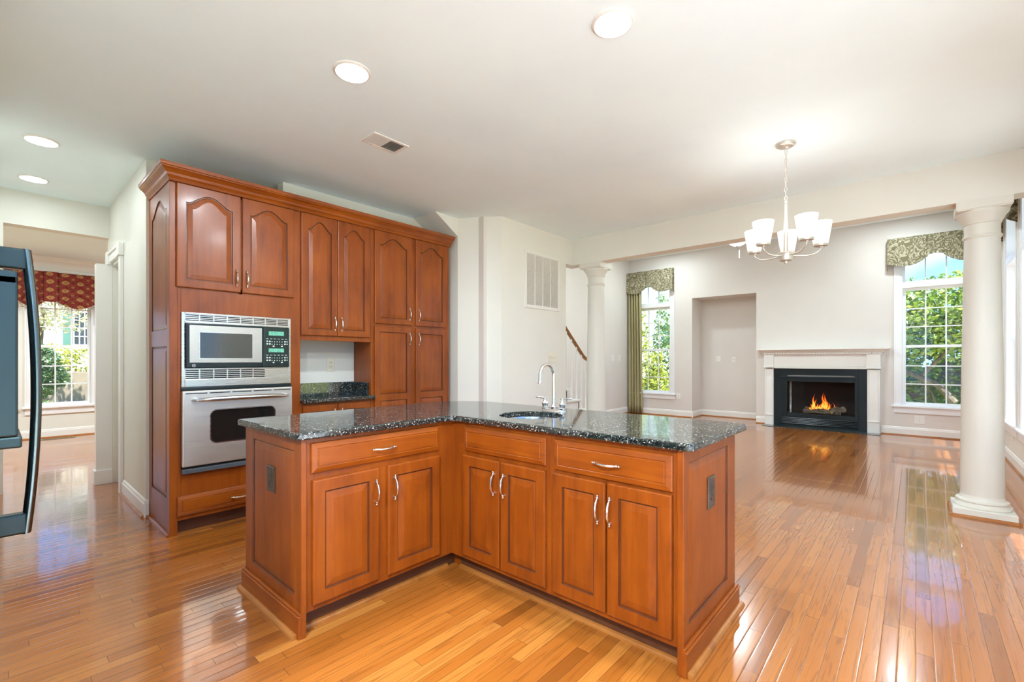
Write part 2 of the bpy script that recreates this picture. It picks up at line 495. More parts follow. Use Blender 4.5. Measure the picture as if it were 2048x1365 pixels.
# ------------------------------------------------------------------ room shell
ZC, ZF, ZD = 2.82, 3.55, 2.84          # kitchen, family room, dining room ceilings
XF = 9.85                              # far family-room wall
YR = -.86                              # right-hand window wall
YG = 3.42                              # wall with the return-air grille
YS = 5.04                              # stair / family side wall
YD = 10.30                             # dining window wall

fl = MB().box(-2.5, -1.0, -.08, XF + .9, YD + .1, 0)
struct('floor', fl, 'oak_floor')

ck = MB()
ck.box(-2.5, -1.0, ZC, 5.10, 3.85, ZC + .08)
ck.box(-2.5, 3.85, ZC, 3.75, 6.40, ZC + .08)
struct('ceiling', ck, 'ceiling_paint')
struct('ceiling_family', MB().box(3.3, -1.0, ZF, XF + .2, 5.2, ZF + .08), 'ceiling_paint')
struct('ceiling_dining', MB().box(-2.5, 6.36, ZD, 5.0, YD + .2, ZD + .08), 'ceiling_paint')

def wall(name, mat, frame, length, z0, z1, thick, holes=()):
    """wall in a face frame: local x 0..length, local y 0..thick, holes (x0,x1,z0,z1)"""
    mb = MB(frame)
    xs = sorted({0, length, *[h[0] for h in holes], *[h[1] for h in holes]})
    for a, b in zip(xs[:-1], xs[1:]):
        hs = sorted([(h[2], h[3]) for h in holes if h[0] <= a + 1e-6 and h[1] >= b - 1e-6])
        z = z0
        for h0, h1 in hs:
            if h0 > z: mb.box(a, 0, z, b, thick, h0)
            z = h1
        if z < z1: mb.box(a, 0, z, b, thick, z1)
    return struct(name, mb, mat)

# windows: opening parameters shared by the double-hung sashes with transoms
WZ0, WZ1 = .49, 3.14
W1 = (4.045, 4.895)      # family window by the curtain (Y range of the opening)
W2 = (-.655, .175)       # family window right of the fireplace
NI = (2.335, 3.575)      # niche
# far wall, facing -X. frame origin at Y=5.2, local x = 5.2 - Y
def fy(y): return 5.2 - y
wall('wall_far', 'wall_paint_family', face_W(XF, 5.2), 5.2 + 1.0, 0, ZF, .16,
     [(fy(W1[1]), fy(W1[0]), WZ0, WZ1), (fy(NI[1]), fy(NI[0]), 0, 2.545), (fy(1.88), fy(.745), .18, .93), (fy(W2[1]), fy(W2[0]), WZ0, WZ1)])
nb = MB()
nb.box(XF + .16, NI[0] - .1, 0, XF + .66, NI[0], 2.65).box(XF + .16, NI[1], 0, XF + .66, NI[1] + .1, 2.65)
nb.box(XF + .56, NI[0] - .1, 0, XF + .66, NI[1] + .1, 2.65).box(XF + .16, NI[0] - .1, 2.545, XF + .66, NI[1] + .1, 2.65)
struct('wall_niche', nb, 'wall_paint_family')
# right wall facing +Y, frame origin at X=XF, local x = XF - X
def fx(x): return XF - x
RW = [(8.75, 9.55), (7.62, 8.42), (6.50, 7.30)]         # family room side windows (X ranges)
BW = [(4.05, 4.75), (.35, 2.5)]                         # breakfast window, then an unseen glass door added for daylight
wall('wall_right', 'wall_paint', face_N(XF + .1, YR), XF + .1 + 2.5, 0, ZF, .16,
     [(fx(b) + .1, fx(a) + .1, WZ0, WZ1) for a, b in RW] + [(fx(4.75) + .1, fx(4.05) + .1, WZ0, 2.40), (fx(2.5) + .1, fx(.35) + .1, .02, 2.40), (fx(.1) + .1, fx(-1.9) + .1, .02, 2.40)])
# kitchen walls behind the camera
wall('wall_back', 'wall_paint', face_E(-2.4, -1.0), 2.4, 0, ZC, .14, [(.25, 2.1, .40, 2.45)])
wall('wall_pantry_side', 'wall_paint', face_S(-2.5, 1.28), 1.68, 0, ZC, .12)
struct('wall_left', MB().box(-.90, 1.28, 0, -.80, 2.42, ZC).box(-.90, 2.32, 0, -.05, 2.42, ZC).box(-.15, 2.42, 0, -.05, 6.28, ZC), 'wall_paint')
struct('wall_fridge_soffit', MB().box(-.80, 1.28, 1.86, -.06, 2.32, ZC), 'wall_paint')
# hall wall behind the oven tower, with a cased doorway
hw = MB()
hw.box(.79, 4.53, 0, .91, 5.58, ZC).box(.79, 5.58, 2.18, .91, 6.06, ZC).box(.79, 6.06, 0, .91, 6.36, ZC)
hw.box(.91, 4.535, 0, 1.70, 4.65, ZC)                  # wall behind the tower
struct('wall_hall', hw, 'wall_paint')
# recess walls round the cabinets
rw = MB()
rw.box(1.70, 4.215, 0, 3.55, 4.33, ZC)
rw.prism([(3.43, 4.215), (3.43, 3.838), (3.70, YG), (3.70, 4.215)], 0, ZC)
struct('wall_recess', rw, 'wall_paint')
# sloped stair soffit closing the recess
sf = MB().prism([(3.11, ZC), (3.45, 2.605), (3.45, ZC)], 3.838, 4.215, 'y')
struct('ceiling_stair_soffit', sf, 'wall_paint')
# grille wall and its header, stair walls
struct('wall_grille', MB().box(3.70, YG, 0, 4.935, YG + .14, ZF).box(4.935, YG, 2.49, 5.27, YG + .14, ZF), 'wall_paint')
struct('wall_stair', MB().box(3.56, YS, 0, XF + .1, YS + .12, ZF), 'wall_paint_family')
struct('wall_stair_end', MB().box(3.56, YG + .14, 0, 3.66, YS, ZF), 'wall_paint_family')
# beam between kitchen and family room
struct('trim_beam', MB().box(5.09, YR, 2.49, 5.27, YG + .001, ZF), 'wall_paint')
# header to dining room
struct('wall_header', MB().box(-.05, 6.28, 2.50, .79, 6.42, ZC + .05).box(-.05, 6.28, 0, .055, 6.42, 2.50), 'wall_paint')
# dining room shell
DW = (.405, 1.085); DW2 = (-.60, .105)
wall('wall_dining', 'wall_paint', face_S(-2.5, YD), 7.5, 0, ZD, .16, [(DW[0] + 2.5, DW[1] + 2.5, .50, 2.40), (DW2[0] + 2.5, DW2[1] + 2.5, .50, 2.40)])
struct('wall_dining_side', MB().box(-2.5, 6.42, 0, -2.4, YD, ZD).box(4.9, 6.42, 0, 5.0, YD, ZD).box(.91, 6.24, 0, 5.0, 6.36, ZD).box(-2.5, 6.30, 0, -.05, 6.42, ZD), 'wall_paint')

# ------------------------------------------------------------------ baseboards and trims
BP = [(0, 0), (-.016, 0), (-.016, .105), (-.011, .112), (-.011, .122), (-.006, .135), (0, .138)]
SP = [(0, 0), (-.018, 0), (-.017, .008), (-.012, .015), (-.004, .019), (0, .019)]
def run_profile(mb, prof, a, b, nrm):
    """extrude (out,z) profile from a to b along the floor; nrm = direction into the room"""
    a = Vector(a); b = Vector(b); n = Vector(nrm).normalized()
    def ring(p): return [p + n * (-u) + Vector((0, 0, z)) for u, z in prof]
    mb.rings([ring(a), ring(b)])
def baseboard(side, segs, wallmat='trim_white', shoe=True):
    mb = MB(); sh = MB()
    for a, b, n in segs:
        run_profile(mb, BP, a, b, n)
        nn = Vector(n).normalized() * .016
        run_profile(sh, SP, Vector(a) + nn, Vector(b) + nn, n)
    o = struct('baseboard_' + side, mb, wallmat, bevel=0)
    if shoe:
        c = obj('shoe_moulding', sh, 'oak_shoe', o); c['label'] = 'honey oak shoe moulding at the floor'
    return o
baseboard('far', [((XF, YS, 0), (XF, NI[1], 0), (-1, 0, 0)), ((XF, NI[1], 0), (XF + .56, NI[1], 0), (0, -1, 0)), ((XF + .56, NI[1], 0), (XF + .56, NI[0], 0), (-1, 0, 0)),
                  ((XF, NI[0], 0), (XF, 2.18, 0), (-1, 0, 0)), ((XF, .43, 0), (XF, YR, 0), (-1, 0, 0))])
baseboard('right', [((XF, YR, 0), (5.45, YR, 0), (0, 1, 0)), ((5.05, YR, 0), (3.75, YR, 0), (0, 1, 0))])
baseboard('stair', [((6.7, YS, 0), (XF, YS, 0), (0, -1, 0))])
baseboard('hall', [((.79, 4.53, 0), (.79, 5.46, 0), (-1, 0, 0)), ((.805, 4.53, 0), (.785, 4.53, 0), (0, -1, 0))])
baseboard('grille', [((3.70, YG, 0), (4.935, YG, 0), (0, -1, 0)), ((3.43, 3.838, 0), (3.70, YG, 0), (-.84, -.54, 0))])
baseboard('dining', [((-2.4, YD, 0), (4.9, YD, 0), (0, -1, 0))])
# dining crown moulding
CP = [(0, 0), (0, -.245), (-.012, -.245), (-.016, -.20), (-.024, -.19), (-.024, -.175), (-.05, -.15), (-.09, -.09), (-.135, -.06), (-.15, -.05), (-.15, -.03), (-.165, -.02), (-.165, 0)]
mb = MB(); run_profile(mb, CP, (-2.4, YD, ZD), (4.9, YD, ZD), (0, -1, 0))
struct('trim_1', mb, 'trim_white')
# doorway casing in the hall
dc = MB()
dc.box(.765, 5.47, 0, .79, 5.57, 2.20)
dc.box(.750, 5.455, 2.20, .79, 5.575, 2.32)
dc.box(.762, 5.575, 2.21, .79, 6.06, 2.29).box(.748, 5.575, 2.285, .79, 6.06, 2.31)
dc.box(.745, 6.05, 2.19, .80, 6.16, 2.32)
dc.box(.665, 6.06, 0, .79, 6.16, 2.19).box(.65, 6.045, 0, .79, 6.17, .14)
struct('trim_2', dc, 'trim_white', bevel=.004)
struct('door_1', MB().box(.86, 5.58, 0, .90, 6.06, 2.18), 'trim_white')

# ------------------------------------------------------------------ windows
def bars(mb, x0, x1, z0, z1, cols, rows, y0, y1, w=.02):
    for i in range(1, cols):
        x = x0 + (x1 - x0) * i / cols
        mb.box(x - w / 2, y0, z0, x + w / 2, y1, z1)
    for k in range(1, rows):
        z = z0 + (z1 - z0) * k / rows
        mb.box(x0, y0 + .001, z - w / 2, x1, y1 - .001, z + w / 2)
def frame_rect(mb, x0, x1, z0, z1, wx, wz, y0, y1):
    mb.box(x0, y0, z0, x0 + wx, y1, z1).box(x1 - wx, y0, z0, x1, y1, z1)
    mb.box(x0 + wx, y0, z0, x1 - wx, y1, z0 + wz).box(x0 + wx, y0, z1 - wz, x1 - wx, y1, z1)
def window(n, frame, w, z0, z1, transom=True, setback=.05, rows=3, casing=.095, head=2.42, mat='window_white', portal=True):
    """opening of width w (local x 0..w), z0..z1"""
    c = MB(frame)
    cz1 = z1 + casing
    c.box(-casing, -.018, z0 - .01, 0, 0, cz1).box(w, -.018, z0 - .01, w + casing, 0, cz1).box(0, -.018, z1, w, 0, cz1)
    c.box(-casing, -.026, z0 - .01, -casing + .022, -.018, cz1).box(w + casing - .022, -.026, z0 - .01, w + casing, -.018, cz1)
    # jamb liner
    c.box(0, -.01, z0, .012, .16, z1).box(w - .012, -.01, z0, w, .16, z1).box(0, -.01, z1 - .012, w, .16, z1).box(0, -.01, z0, w, .16, z0 + .012)
    root = struct('window_%d' % n, c, mat, bevel=.003)
    s = MB(frame)
    s.box(-casing - .03, -.055, z0 - .028, w + casing + .03, setback, z0)
    s.box(-casing, -.022, z0 - .125, w + casing, 0, z0 - .028)
    s.box(-casing, -.030, z0 - .060, w + casing, 0, z0 - .028)
    obj('window_sill', s, mat, root, bevel=.004)
    zt = head if transom else z1
    mid = (z0 + zt) / 2
    gl = []
    # lower sash (inside), upper sash (outside)
    for nm, a, b, y in (('lower_sash', z0 + .012, mid + .02, setback), ('upper_sash', mid - .02, zt - .012, setback + .036)):
        q = MB(frame)
        frame_rect(q, .014, w - .014, a, b, .04, .042, y, y + .034)
        bars(q, .054, w - .054, a + .042, b - .042, 3, rows, y + .008, y + .026, .018)
        obj(nm, q, mat, root, bevel=.002)
        gl.append((.05, w - .05, a + .038, b - .038, y + .017))
    if transom:
        q = MB(frame)
        q.box(0, -.012, zt - .012, w, .16, zt + .07)
        obj('transom_bar', q, mat, root, bevel=.003)
        q = MB(frame)
        frame_rect(q, .012, w - .012, zt + .07, z1 - .012, .035, .03, setback + .01, setback + .044)
        bars(q, .047, w - .047, zt + .10, z1 - .042, 3, 1, setback + .018, setback + .036, .018)
        obj('transom_sash', q, mat, root, bevel=.002)
        gl.append((.045, w - .045, zt + .095, z1 - .038, setback + .027))
    for x0, x1, a, b, y in gl:
        obj('pane', MB(frame).box(x0, y - .0015, a, x1, y + .0015, b), 'window_glass', root)
    if portal:
        ld = bpy.data.lights.new('window_portal', 'AREA'); ld.shape = 'RECTANGLE'
        ld.size = w; ld.size_y = z1 - z0; ld.cycles.is_portal = True; ld.energy = 1
        lo = bpy.data.objects.new('window_portal', ld); COL.objects.link(lo)
        p = frame @ Vector((w / 2, .20, (z0 + z1) / 2))
        d = (frame.to_3x3() @ Vector((0, -1, 0)))
        lo.location = p; lo.rotation_euler = d.to_track_quat('-Z', 'Y').to_euler()
    return root
window(1, face_W(XF, W1[1]), W1[1] - W1[0], WZ0, WZ1)
window(2, face_W(XF, W2[1]), W2[1] - W2[0], WZ0, WZ1)
k = 3
for a, b in RW:
    window(k, face_N(b, YR), b - a, WZ0, WZ1, setback=.09); k += 1
window(k, face_N(BW[0][1], YR), BW[0][1] - BW[0][0], WZ0, 2.40, transom=False); k += 1
window(k, face_N(BW[1][1], YR), BW[1][1] - BW[1][0], .02, 2.40, transom=False, rows=1); k += 1  # unseen glass door, placed to send daylight onto the kitchen ceiling
window(k, face_N(.1, YR), 2.0, .02, 2.40, transom=False, rows=1); k += 1  # second unseen glass door, made full height for more daylight
window(k, face_E(-2.4, -.75), 1.85, .40, 2.45, transom=False, rows=2); k += 1  # unseen window behind the camera, enlarged to let daylight in
window(k, face_S(DW[0], YD), DW[1] - DW[0], .50, 2.40, transom=False, setback=.04); k += 1
window(k, face_S(DW2[0], YD), DW2[1] - DW2[0], .50, 2.40, transom=False, setback=.04); k += 1

# ------------------------------------------------------------------ recessed lamps
def can_light(x, y, z, label, w=None):
    t = thing('recessed_light', label, 'ceiling light', (x, y, z), 'recessed ceiling lights')
    q = MB().lathe([(.098, 0), (.098, -.004), (.090, -.010), (.076, -.010), (.074, -.003), (.074, 0)], (x, y, z), 40)
    obj('trim_ring', q, 'grille_white', t, smooth=True)
    obj('lamp_lens', MB().lathe([(.085, -.009), (.085, -.0108), (.05, -.0125), (.001, -.013)], (x, y, z), 32), 'lamp_lens', t, smooth=True)
    lamp(x, y, z - .02, w or CAN_W)
    return t
def lamp(x, y, z, w, size=.13, col=CAN_COL):
    ld = bpy.data.lights.new('lamp', 'AREA'); ld.shape = 'DISK'; ld.size = size; ld.energy = w; ld.color = col
    lo = bpy.data.objects.new('recessed_lamp', ld); COL.objects.link(lo); lo.location = (x, y, z)
    return lo
can_light(1.922, 1.066, ZC, 'recessed ceiling light nearest the camera, above the right arm of the island')
can_light(1.30, 2.318, ZC, 'recessed ceiling light between the ceiling vent and the oven tower, above the left island end')
can_light(.226, 4.723, ZC, 'nearer of the two recessed ceiling lights in the hall left of the oven tower', 4)
can_light(.227, 5.765, ZC, 'farther recessed hall light, close to the header of the dining room', 2.2)

# ------------------------------------------------------------------ cabinet pieces
def arch_outline(x0, z0, x1, z1, rise, n=22):
    """panel outline BL, BR, then along the top from right to left"""
    pts = [(x0, z0), (x1, z0)]
    if rise <= 0:
        return pts + [(x1, z1), (x0, z1)], None
    xm, hw = (x0 + x1) / 2, (x1 - x0) / 2
    tops = []
    for i in range(n + 1):
        s = 1 - 2 * i / n
        a = min(1, abs(s) / .90)
        bmp = (.5 + .5 * math.cos(PI * a)) ** .72
        tops.append((xm + s * hw, z1 - rise * (1 - bmp)))
    return pts + tops, tops
def panel_zone(mb, w0, w1, h0, h1, px0, pz0, px1, pz1, rise, yf, M):
    """a flat frame between rectangle w0..w1 x h0..h1 and a raised panel; front plane at y=yf, depth +y"""
    prof = [(0, 0), (.0025, .0075), (.0085, .0078), (.013, .0058), (.040, .0012), (.0425, .0010)]
    rings = []
    out, tops = arch_outline(px0, pz0, px1, pz1, rise)
    if tops:
        outer = [(w0, h0), (w1, h0)] + [(w1 if i == 0 else w0 if i == len(tops) - 1 else p[0], h1) for i, p in enumerate(tops)]
    else:
        outer = [(w0, h0), (w1, h0), (w1, h1), (w0, h1)]
    rings.append([(x, yf, z) for x, z in outer])
    for ins, dep in prof:
        o2, _ = arch_outline(px0 + ins, pz0 + ins, px1 - ins, pz1 - ins, rise)
        rings.append([(x, yf + dep, z) for x, z in o2])
    n0 = len(mb.f); n = len(outer)
    mb.rings(rings, False, True, True, M)
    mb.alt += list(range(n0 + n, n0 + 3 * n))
def door_mesh(w, h, M, panels, t=.02, r=.006):
    """panels: list of (zone z0, zone z1, rise)"""
    mb = MB()
    rect = lambda i, y: [(i, y, i), (w - i, y, i), (w - i, y, h - i), (i, y, h - i)]
    mb.rings([rect(0, 0), rect(0, -t + r), rect(r * .35, -t + r * .3), rect(r, -t)], True, False, True, M)
    sw = .056
    for k, (a, b, rise) in enumerate(panels):
        za = max(a, r); zb = min(b, h - r)
        pz0 = a + (sw if a == 0 else sw * .55); pz1 = b - (sw if b == h else sw * .55)
        panel_zone(mb, r, w - r, za, zb, sw, pz0, w - sw, pz1, rise, -t, M)
    return mb
def drawer_mesh(w, h, M, t=.02):
    rect = lambda i, y: [(i, y, i), (w - i, y, i), (w - i, y, h - i), (i, y, h - i)]
    return MB().rings([rect(0, 0), rect(0, -t + .010), rect(.003, -t + .007), rect(.024, -t + .001), rect(.026, -t + .0035), rect(.030, -t + .0035), rect(.032, -t + .001)], True, True, True, M)
def pull_mesh(M, L=.128, vertical=True):
    """arched bar pull with turned ends; M puts the origin at the middle on the face"""
    mb = MB()
    def P(s, o): return (0, -o, s) if vertical else (s, -o, 0)
    path = []; rad = []
    for i in range(17):
        u = -1 + 2 * i / 16
        path.append(P(u * L * .40, .010 + .022 * (1 - abs(u) ** 2.4)))
        rad.append(.0038 + .0022 * (1 - u * u))
    mb.tube(path, rad, 8, True, M)
    for sgn in (-1, 1):
        mb.tube([P(sgn * L * .385, 0), P(sgn * L * .385, .006), P(sgn * L * .385, .012)], [.0065, .0045, .0055], 8, True, M)
        mb.sphere(P(sgn * L * .395, .012), .0068, 8, 6, M=M)
        mb.sphere(P(sgn * L * .475, .011), .0055, 8, 6, M=M)
        mb.tube([P(sgn * L * .40, .011), P(sgn * L * .47, .011)], .003, 6, True, M)
    return mb
def add_door(root, F, x0, x1, z0, z1, panels=None, hx=None, hz=None, rise=0, wood_='cherry'):
    """face frame F; x0..x1, z0..z1 on the face; handle centre hx,hz"""
    M = F @ Matrix.Translation((x0, 0, z0))
    h = z1 - z0
    ps = panels or [(0, h, rise)]
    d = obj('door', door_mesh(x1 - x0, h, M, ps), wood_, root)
    if hx is not None:
        obj('handle', pull_mesh(F @ Matrix.Translation((hx, -.02, hz))), 'nickel', d, smooth=True)
    return d
def add_drawer(root, F, x0, x1, z0, z1, pull=True, name='drawer'):
    M = F @ Matrix.Translation((x0, 0, z0))
    d = obj(name, drawer_mesh(x1 - x0, z1 - z0, M), 'cherry_x' if F.to_3x3()[0][0] == 1 else 'cherry_y', root)
    if pull:
        obj('handle', pull_mesh(F @ Matrix.Translation(((x0 + x1) / 2, -.02, (z0 + z1) / 2 - .003)), .135, False), 'nickel', d, smooth=True)
    return d
def end_panel_mesh(w, z0, z1, M, px, pz0, pz1, t=.018):
    """flat slab with one recessed raised panel; front at y=-t"""
    mb = MB()
    rect = lambda y: [(0, y, z0), (w, y, z0), (w, y, z1), (0, y, z1)]
    mb.rings([rect(0), rect(-t)], True, False, True, M)
    panel_zone(mb, 0, w, z0, z1, px[0], pz0, px[1], pz1, 0, -t, M)
    return mb

# ------------------------------------------------------------------ oven wall : face frame plane Y=3.90
YO = 3.90
FS = face_S(0, YO)
CT = 2.50      # top of the boxes under the crown
# --- oven tower
t = thing('oven_cabinet', 'tall cherry cabinet tower housing the microwave and the wall oven', 'cabinet', (1.26, 4.2, 0))
q = MB()
q.box(.825, YO, 0, .845, 4.53, CT)                     # side skin inside the panel
q.box(1.69, YO + .02, 0, 1.71, 4.53, CT).box(.845, 4.50, .10, 1.69, 4.53, CT)
q.box(.845, YO + .02, 1.70, 1.69, 4.50, 1.72).box(.845, YO + .02, 1.02, 1.69, 4.50, 1.04).box(.845, YO + .02, .41, 1.69, 4.50, .43).box(.845, YO + .02, .10, 1.69, 4.50, .12).box(.845, YO + .02, CT - .02, 1.69, 4.50, CT)
obj('carcass', q, 'cherry', t)
q = MB()
q.box(.808, YO - .001, 0, .855, YO + .02, CT)
q.box(.855, YO, .10, .875, YO + .02, CT).box(1.628, YO, .10, 1.712, YO + .02, CT)
q.box(.875, YO, 1.575, 1.628, YO + .02, 1.78).box(.875, YO, .27, 1.628, YO + .02, .437).box(.875, YO, .10, 1.628, YO + .02, .13).box(.875, YO, 2.47, 1.628, YO + .02, CT).box(1.245, YO, 1.74, 1.272, YO + .02, CT)
q.box(.875, YO, .13, 1.628, YO + .02, .27)
obj('face_frame', q, 'cherry', t, bevel=.0015)
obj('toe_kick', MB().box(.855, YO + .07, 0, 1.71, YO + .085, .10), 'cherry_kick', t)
# left side panel: two raised panels, facing -X ; local x runs from back (Y=4.53) to front
SW = face_W(.825, 4.53)
mb = MB()
M = SW
w = 4.53 - YO
rect = lambda y: [(0, y, 0), (w, y, 0), (w, y, CT), (0, y, CT)]
mb.rings([rect(0), rect(-.016)], True, False, True, M)
panel_zone(mb, 0, w, 0, 1.395, .09, .255, w - .075, 1.335, 0, -.016, M)
panel_zone(mb, 0, w, 1.395, CT, .09, 1.455, w - .075, CT - .085, .10, -.016, M)
obj('side_panel', mb, 'cherry', t)
q = MB(); run_profile(q, [(0, 0), (-.018, 0), (-.016, .012), (-.006, .02), (0, .02)], (.809, 4.53, 0), (.809, YO, 0), (-1, 0, 0))
obj('shoe_moulding', q, 'cherry_y', t)
add_door(t, FS, .845, 1.253, 1.752, 2.487, rise=.070, hx=1.222, hz=1.86)
add_door(t, FS, 1.264, 1.655, 1.752, 2.487, rise=.070, hx=1.295, hz=1.86)
add_drawer(t, FS, .852, 1.652, .130, .268)

# --- upper cabinet over the niche
t = thing('wall_cabinet', 'cherry wall cabinet with two arched doors above the coffee niche', 'cabinet', (2.04, 4.05, 1.405))
q = MB().box(1.714, YO + .02, 1.43, 2.378, 4.21, CT)
obj('carcass', q, 'cherry', t)
q = MB().box(1.714, YO, 1.405, 2.378, YO + .02, 1.45).box(1.714, YO, 2.47, 2.378, YO + .02, CT).box(1.714, YO, 1.45, 1.735, YO + .02, 2.47).box(2.345, YO, 1.45, 2.378, YO + .02, 2.47).box(2.025, YO, 1.45, 2.055, YO + .02, 2.47)
obj('face_frame', q, 'cherry', t, bevel=.0015)
add_door(t, FS, 1.703 + .012, 2.036, 1.447, 2.487, rise=.075, hx=2.007, hz=1.555)
add_door(t, FS, 2.040, 2.358, 1.447, 2.487, rise=.075, hx=2.069, hz=1.555)

# --- base cabinet in the niche
t = thing('base_cabinet', 'low cherry base cabinet with two doors under the small niche counter', 'cabinet', (2.04, 4.05, 0))
q = MB().box(1.714, YO + .02, .10, 2.378, 4.21, .868)
obj('carcass', q, 'cherry', t)
q = MB().box(1.714, YO, .10, 1.75, YO + .02, .868).box(2.34, YO, .10, 2.378, YO + .02, .868).box(1.75, YO, .835, 2.34, YO + .02, .868).box(1.75, YO, .10, 2.34, YO + .02, .13).box(2.03, YO, .13, 2.05, YO + .02, .835)
obj('face_frame', q, 'cherry', t, bevel=.0015)
obj('toe_kick', MB().box(1.714, YO + .07, 0, 2.378, YO + .085, .10), 'cherry_kick', t)
add_door(t, FS, 1.728, 2.037, .115, .845, hx=2.006, hz=.74)
add_door(t, FS, 2.043, 2.355, .115, .845, hx=2.074, hz=.74)

# --- tall pantry
t = thing('pantry_cabinet', 'tall cherry pantry cabinet with four doors, next to the small coffee niche', 'cabinet', (2.87, 4.05, 0))
q = MB().box(2.380, YO + .02, .10, 3.352, 4.21, CT)
obj('carcass', q, 'cherry', t)
q = MB().box(2.380, YO, 0, 2.425, YO + .02, CT).box(3.295, YO, 0, 3.353, YO + .02, CT).box(2.83, YO, .10, 2.905, YO + .02, CT)
for a, b in ((.10, .13), (1.55, 1.60), (2.47, CT)):
    q.box(2.425, YO, a, 2.83, YO + .02, b).box(2.905, YO, a, 3.295, YO + .02, b)
obj('face_frame', q, 'cherry', t, bevel=.0015)
obj('toe_kick', MB().box(2.425, YO + .07, 0, 3.295, YO + .085, .10), 'cherry_kick', t)
add_door(t, FS, 2.413, 2.838, 1.588, 2.487, rise=.075, hx=2.808, hz=1.70)
add_door(t, FS, 2.893, 3.303, 1.588, 2.487, rise=.075, hx=2.923, hz=1.70)
hh = 1.565 - .115
add_door(t, FS, 2.413, 2.838, .115, 1.565, panels=[(0, .755, 0), (.755, hh, 0)], hx=2.808, hz=1.45)
add_door(t, FS, 2.893, 3.303, .115, 1.565, panels=[(0, .755, 0), (.755, hh, 0)], hx=2.923, hz=1.45)

# --- crown moulding over the whole run (mitred at both ends)
def crown():
    prof = [(0, 2.488), (.006, 2.488), (.012, 2.500), (.010, 2.508), (.016, 2.514), (.024, 2.520), (.030, 2.535), (.046, 2.553), (.060, 2.561), (.060, 2.567), (.066, 2.572), (.070, 2.585), (.070, 2.594), (.0, 2.594)]
    yf, xl, xr, yb, yb2 = YO - .021, .808, 3.354, 4.52, 4.20
    rr = []
    for pos in range(4):
        ring = []
        for o, z in prof:
            ring.append([(xl - o, yb, z), (xl - o, yf - o, z), (xr + o * .25, yf - o, z), (xr + o * .25, yb2, z)][pos])
        rr.append(ring)
    mb = MB().rings(rr, True, True, True)
    return tag(obj('crown_moulding', mb, 'cherry_x', origin=(2.0, 4.0, 2.49)), 'stepped cherry crown moulding along the top of the oven wall cabinets', 'moulding')
crown()

# --- niche counter with splashes, outlet
t = thing('niche_counter', 'small dark granite counter with upstands in the coffee niche', 'countertop', (2.04, 4.05, .868))
obj('slab', MB().box(1.714, YO - .045, .868, 2.3785, 4.213, .900).box(2.3785, YO - .045, .868, 2.41, YO - .023, .900), 'granite', t, bevel=.006, seg=3)
q = MB().box(1.714, 4.193, .900, 2.378, 4.213, 1.022).box(2.358, YO + .03, .900, 2.378, 4.193, 1.022)
obj('backsplash', q, 'granite', t, bevel=.002)
def outlet(name, label, M, plate='plate_ivory', kind='duplex', w=.078, h=.122, group=None, slots='dark_slot'):
    p0 = M @ Vector((0, 0, 0))
    cat = {'duplex': 'electrical outlet', 'toggle': 'light switch', 'gang': 'light switch', 'jack': 'wall jack', 'decora': 'electrical outlet'}[kind]
    t = thing(name, label, cat, p0, group)
    q = MB(M); r = .006
    rect = lambda i, y: [(-w / 2 + i, y, -h / 2 + i), (w / 2 - i, y, -h / 2 + i), (w / 2 - i, y, h / 2 - i), (-w / 2 + i, y, h / 2 - i)]
    q.rings([rect(0, 0), rect(0, -.003), rect(.004, -.006)], True, True)
    obj('wall_plate', q, plate, t)
    if kind in ('duplex', 'decora'):
        for zc in (-.0195, .0195):
            q = MB(M); q.altmat = slots
            if kind == 'decora': q.box(-.017, -.009, zc - .0165, .017, -.005, zc + .0165)
            else: q.lathe([(.0165, 0), (.0165, .0095)], (0, 0, 0), 16, Matrix.Translation((0, 0, zc)) @ Matrix.Rotation(PI / 2, 4, 'X'))
            n0 = len(q.f)
            for xx in (-.006, .006): q.box(xx - .0012, -.0102, zc - .001, xx + .0012, -.0088, zc + .008)
            q.box(-.002, -.0102, zc - .0095, .002, -.0088, zc - .0055)
            q.alt = list(range(n0, len(q.f)))
            obj('receptacle', q, plate, t)
    elif kind in ('toggle', 'gang'):
        n = 4 if kind == 'gang' else 1
        for i in range(n):
            xc = (i - (n - 1) / 2) * .046
            obj('toggle', MB(M).box(xc - .0045, -.018, -.004, xc + .0045, -.005, .011), plate, t, bevel=.002)
            obj('toggle_slot', MB(M).box(xc - .006, -.0068, -.0125, xc + .006, -.0058, .0125), 'vent_grey', t)
    else:
        obj('socket', MB(M).box(-.007, -.0085, -.007, .007, -.005, .007), slots, t)
    return t
outlet('wall_outlet', 'ivory double outlet on the wall of the coffee niche', face_S(2.14, 4.215, 1.19), 'plate_ivory', 'decora', .082, .128)

# ------------------------------------------------------------------ microwave and oven
def fpx(u): return .875 + .755 * u
t = thing('microwave', 'built-in stainless steel microwave with black control panel above the oven', 'microwave', (1.25, 4.0, 1.04))
z0, z1 = 1.042, 1.578
hz = lambda f: z0 + (z1 - z0) * f
obj('body', MB().box(.90, YO + .022, z0 + .03, 1.60, 4.30, z1 - .03), 'black_enamel', t)
q = MB()
q.box(fpx(0), YO - .012, z0, fpx(.028), YO - .0, z1).box(fpx(.975), YO - .012, z0, fpx(1), YO, z1)
q.box(fpx(.028), YO - .012, hz(.975), fpx(.975), YO, z1)          # top edge
q.box(fpx(.028), YO - .012, hz(.855), fpx(.975), YO, hz(.885))
q.box(fpx(.028), YO - .012, hz(.235), fpx(.975), YO, hz(.255))
q.box(fpx(.028), YO - .012, z0, fpx(.975), YO, hz(.105))
obj('trim_kit', q, 'stainless_bright', t, bevel=.003)
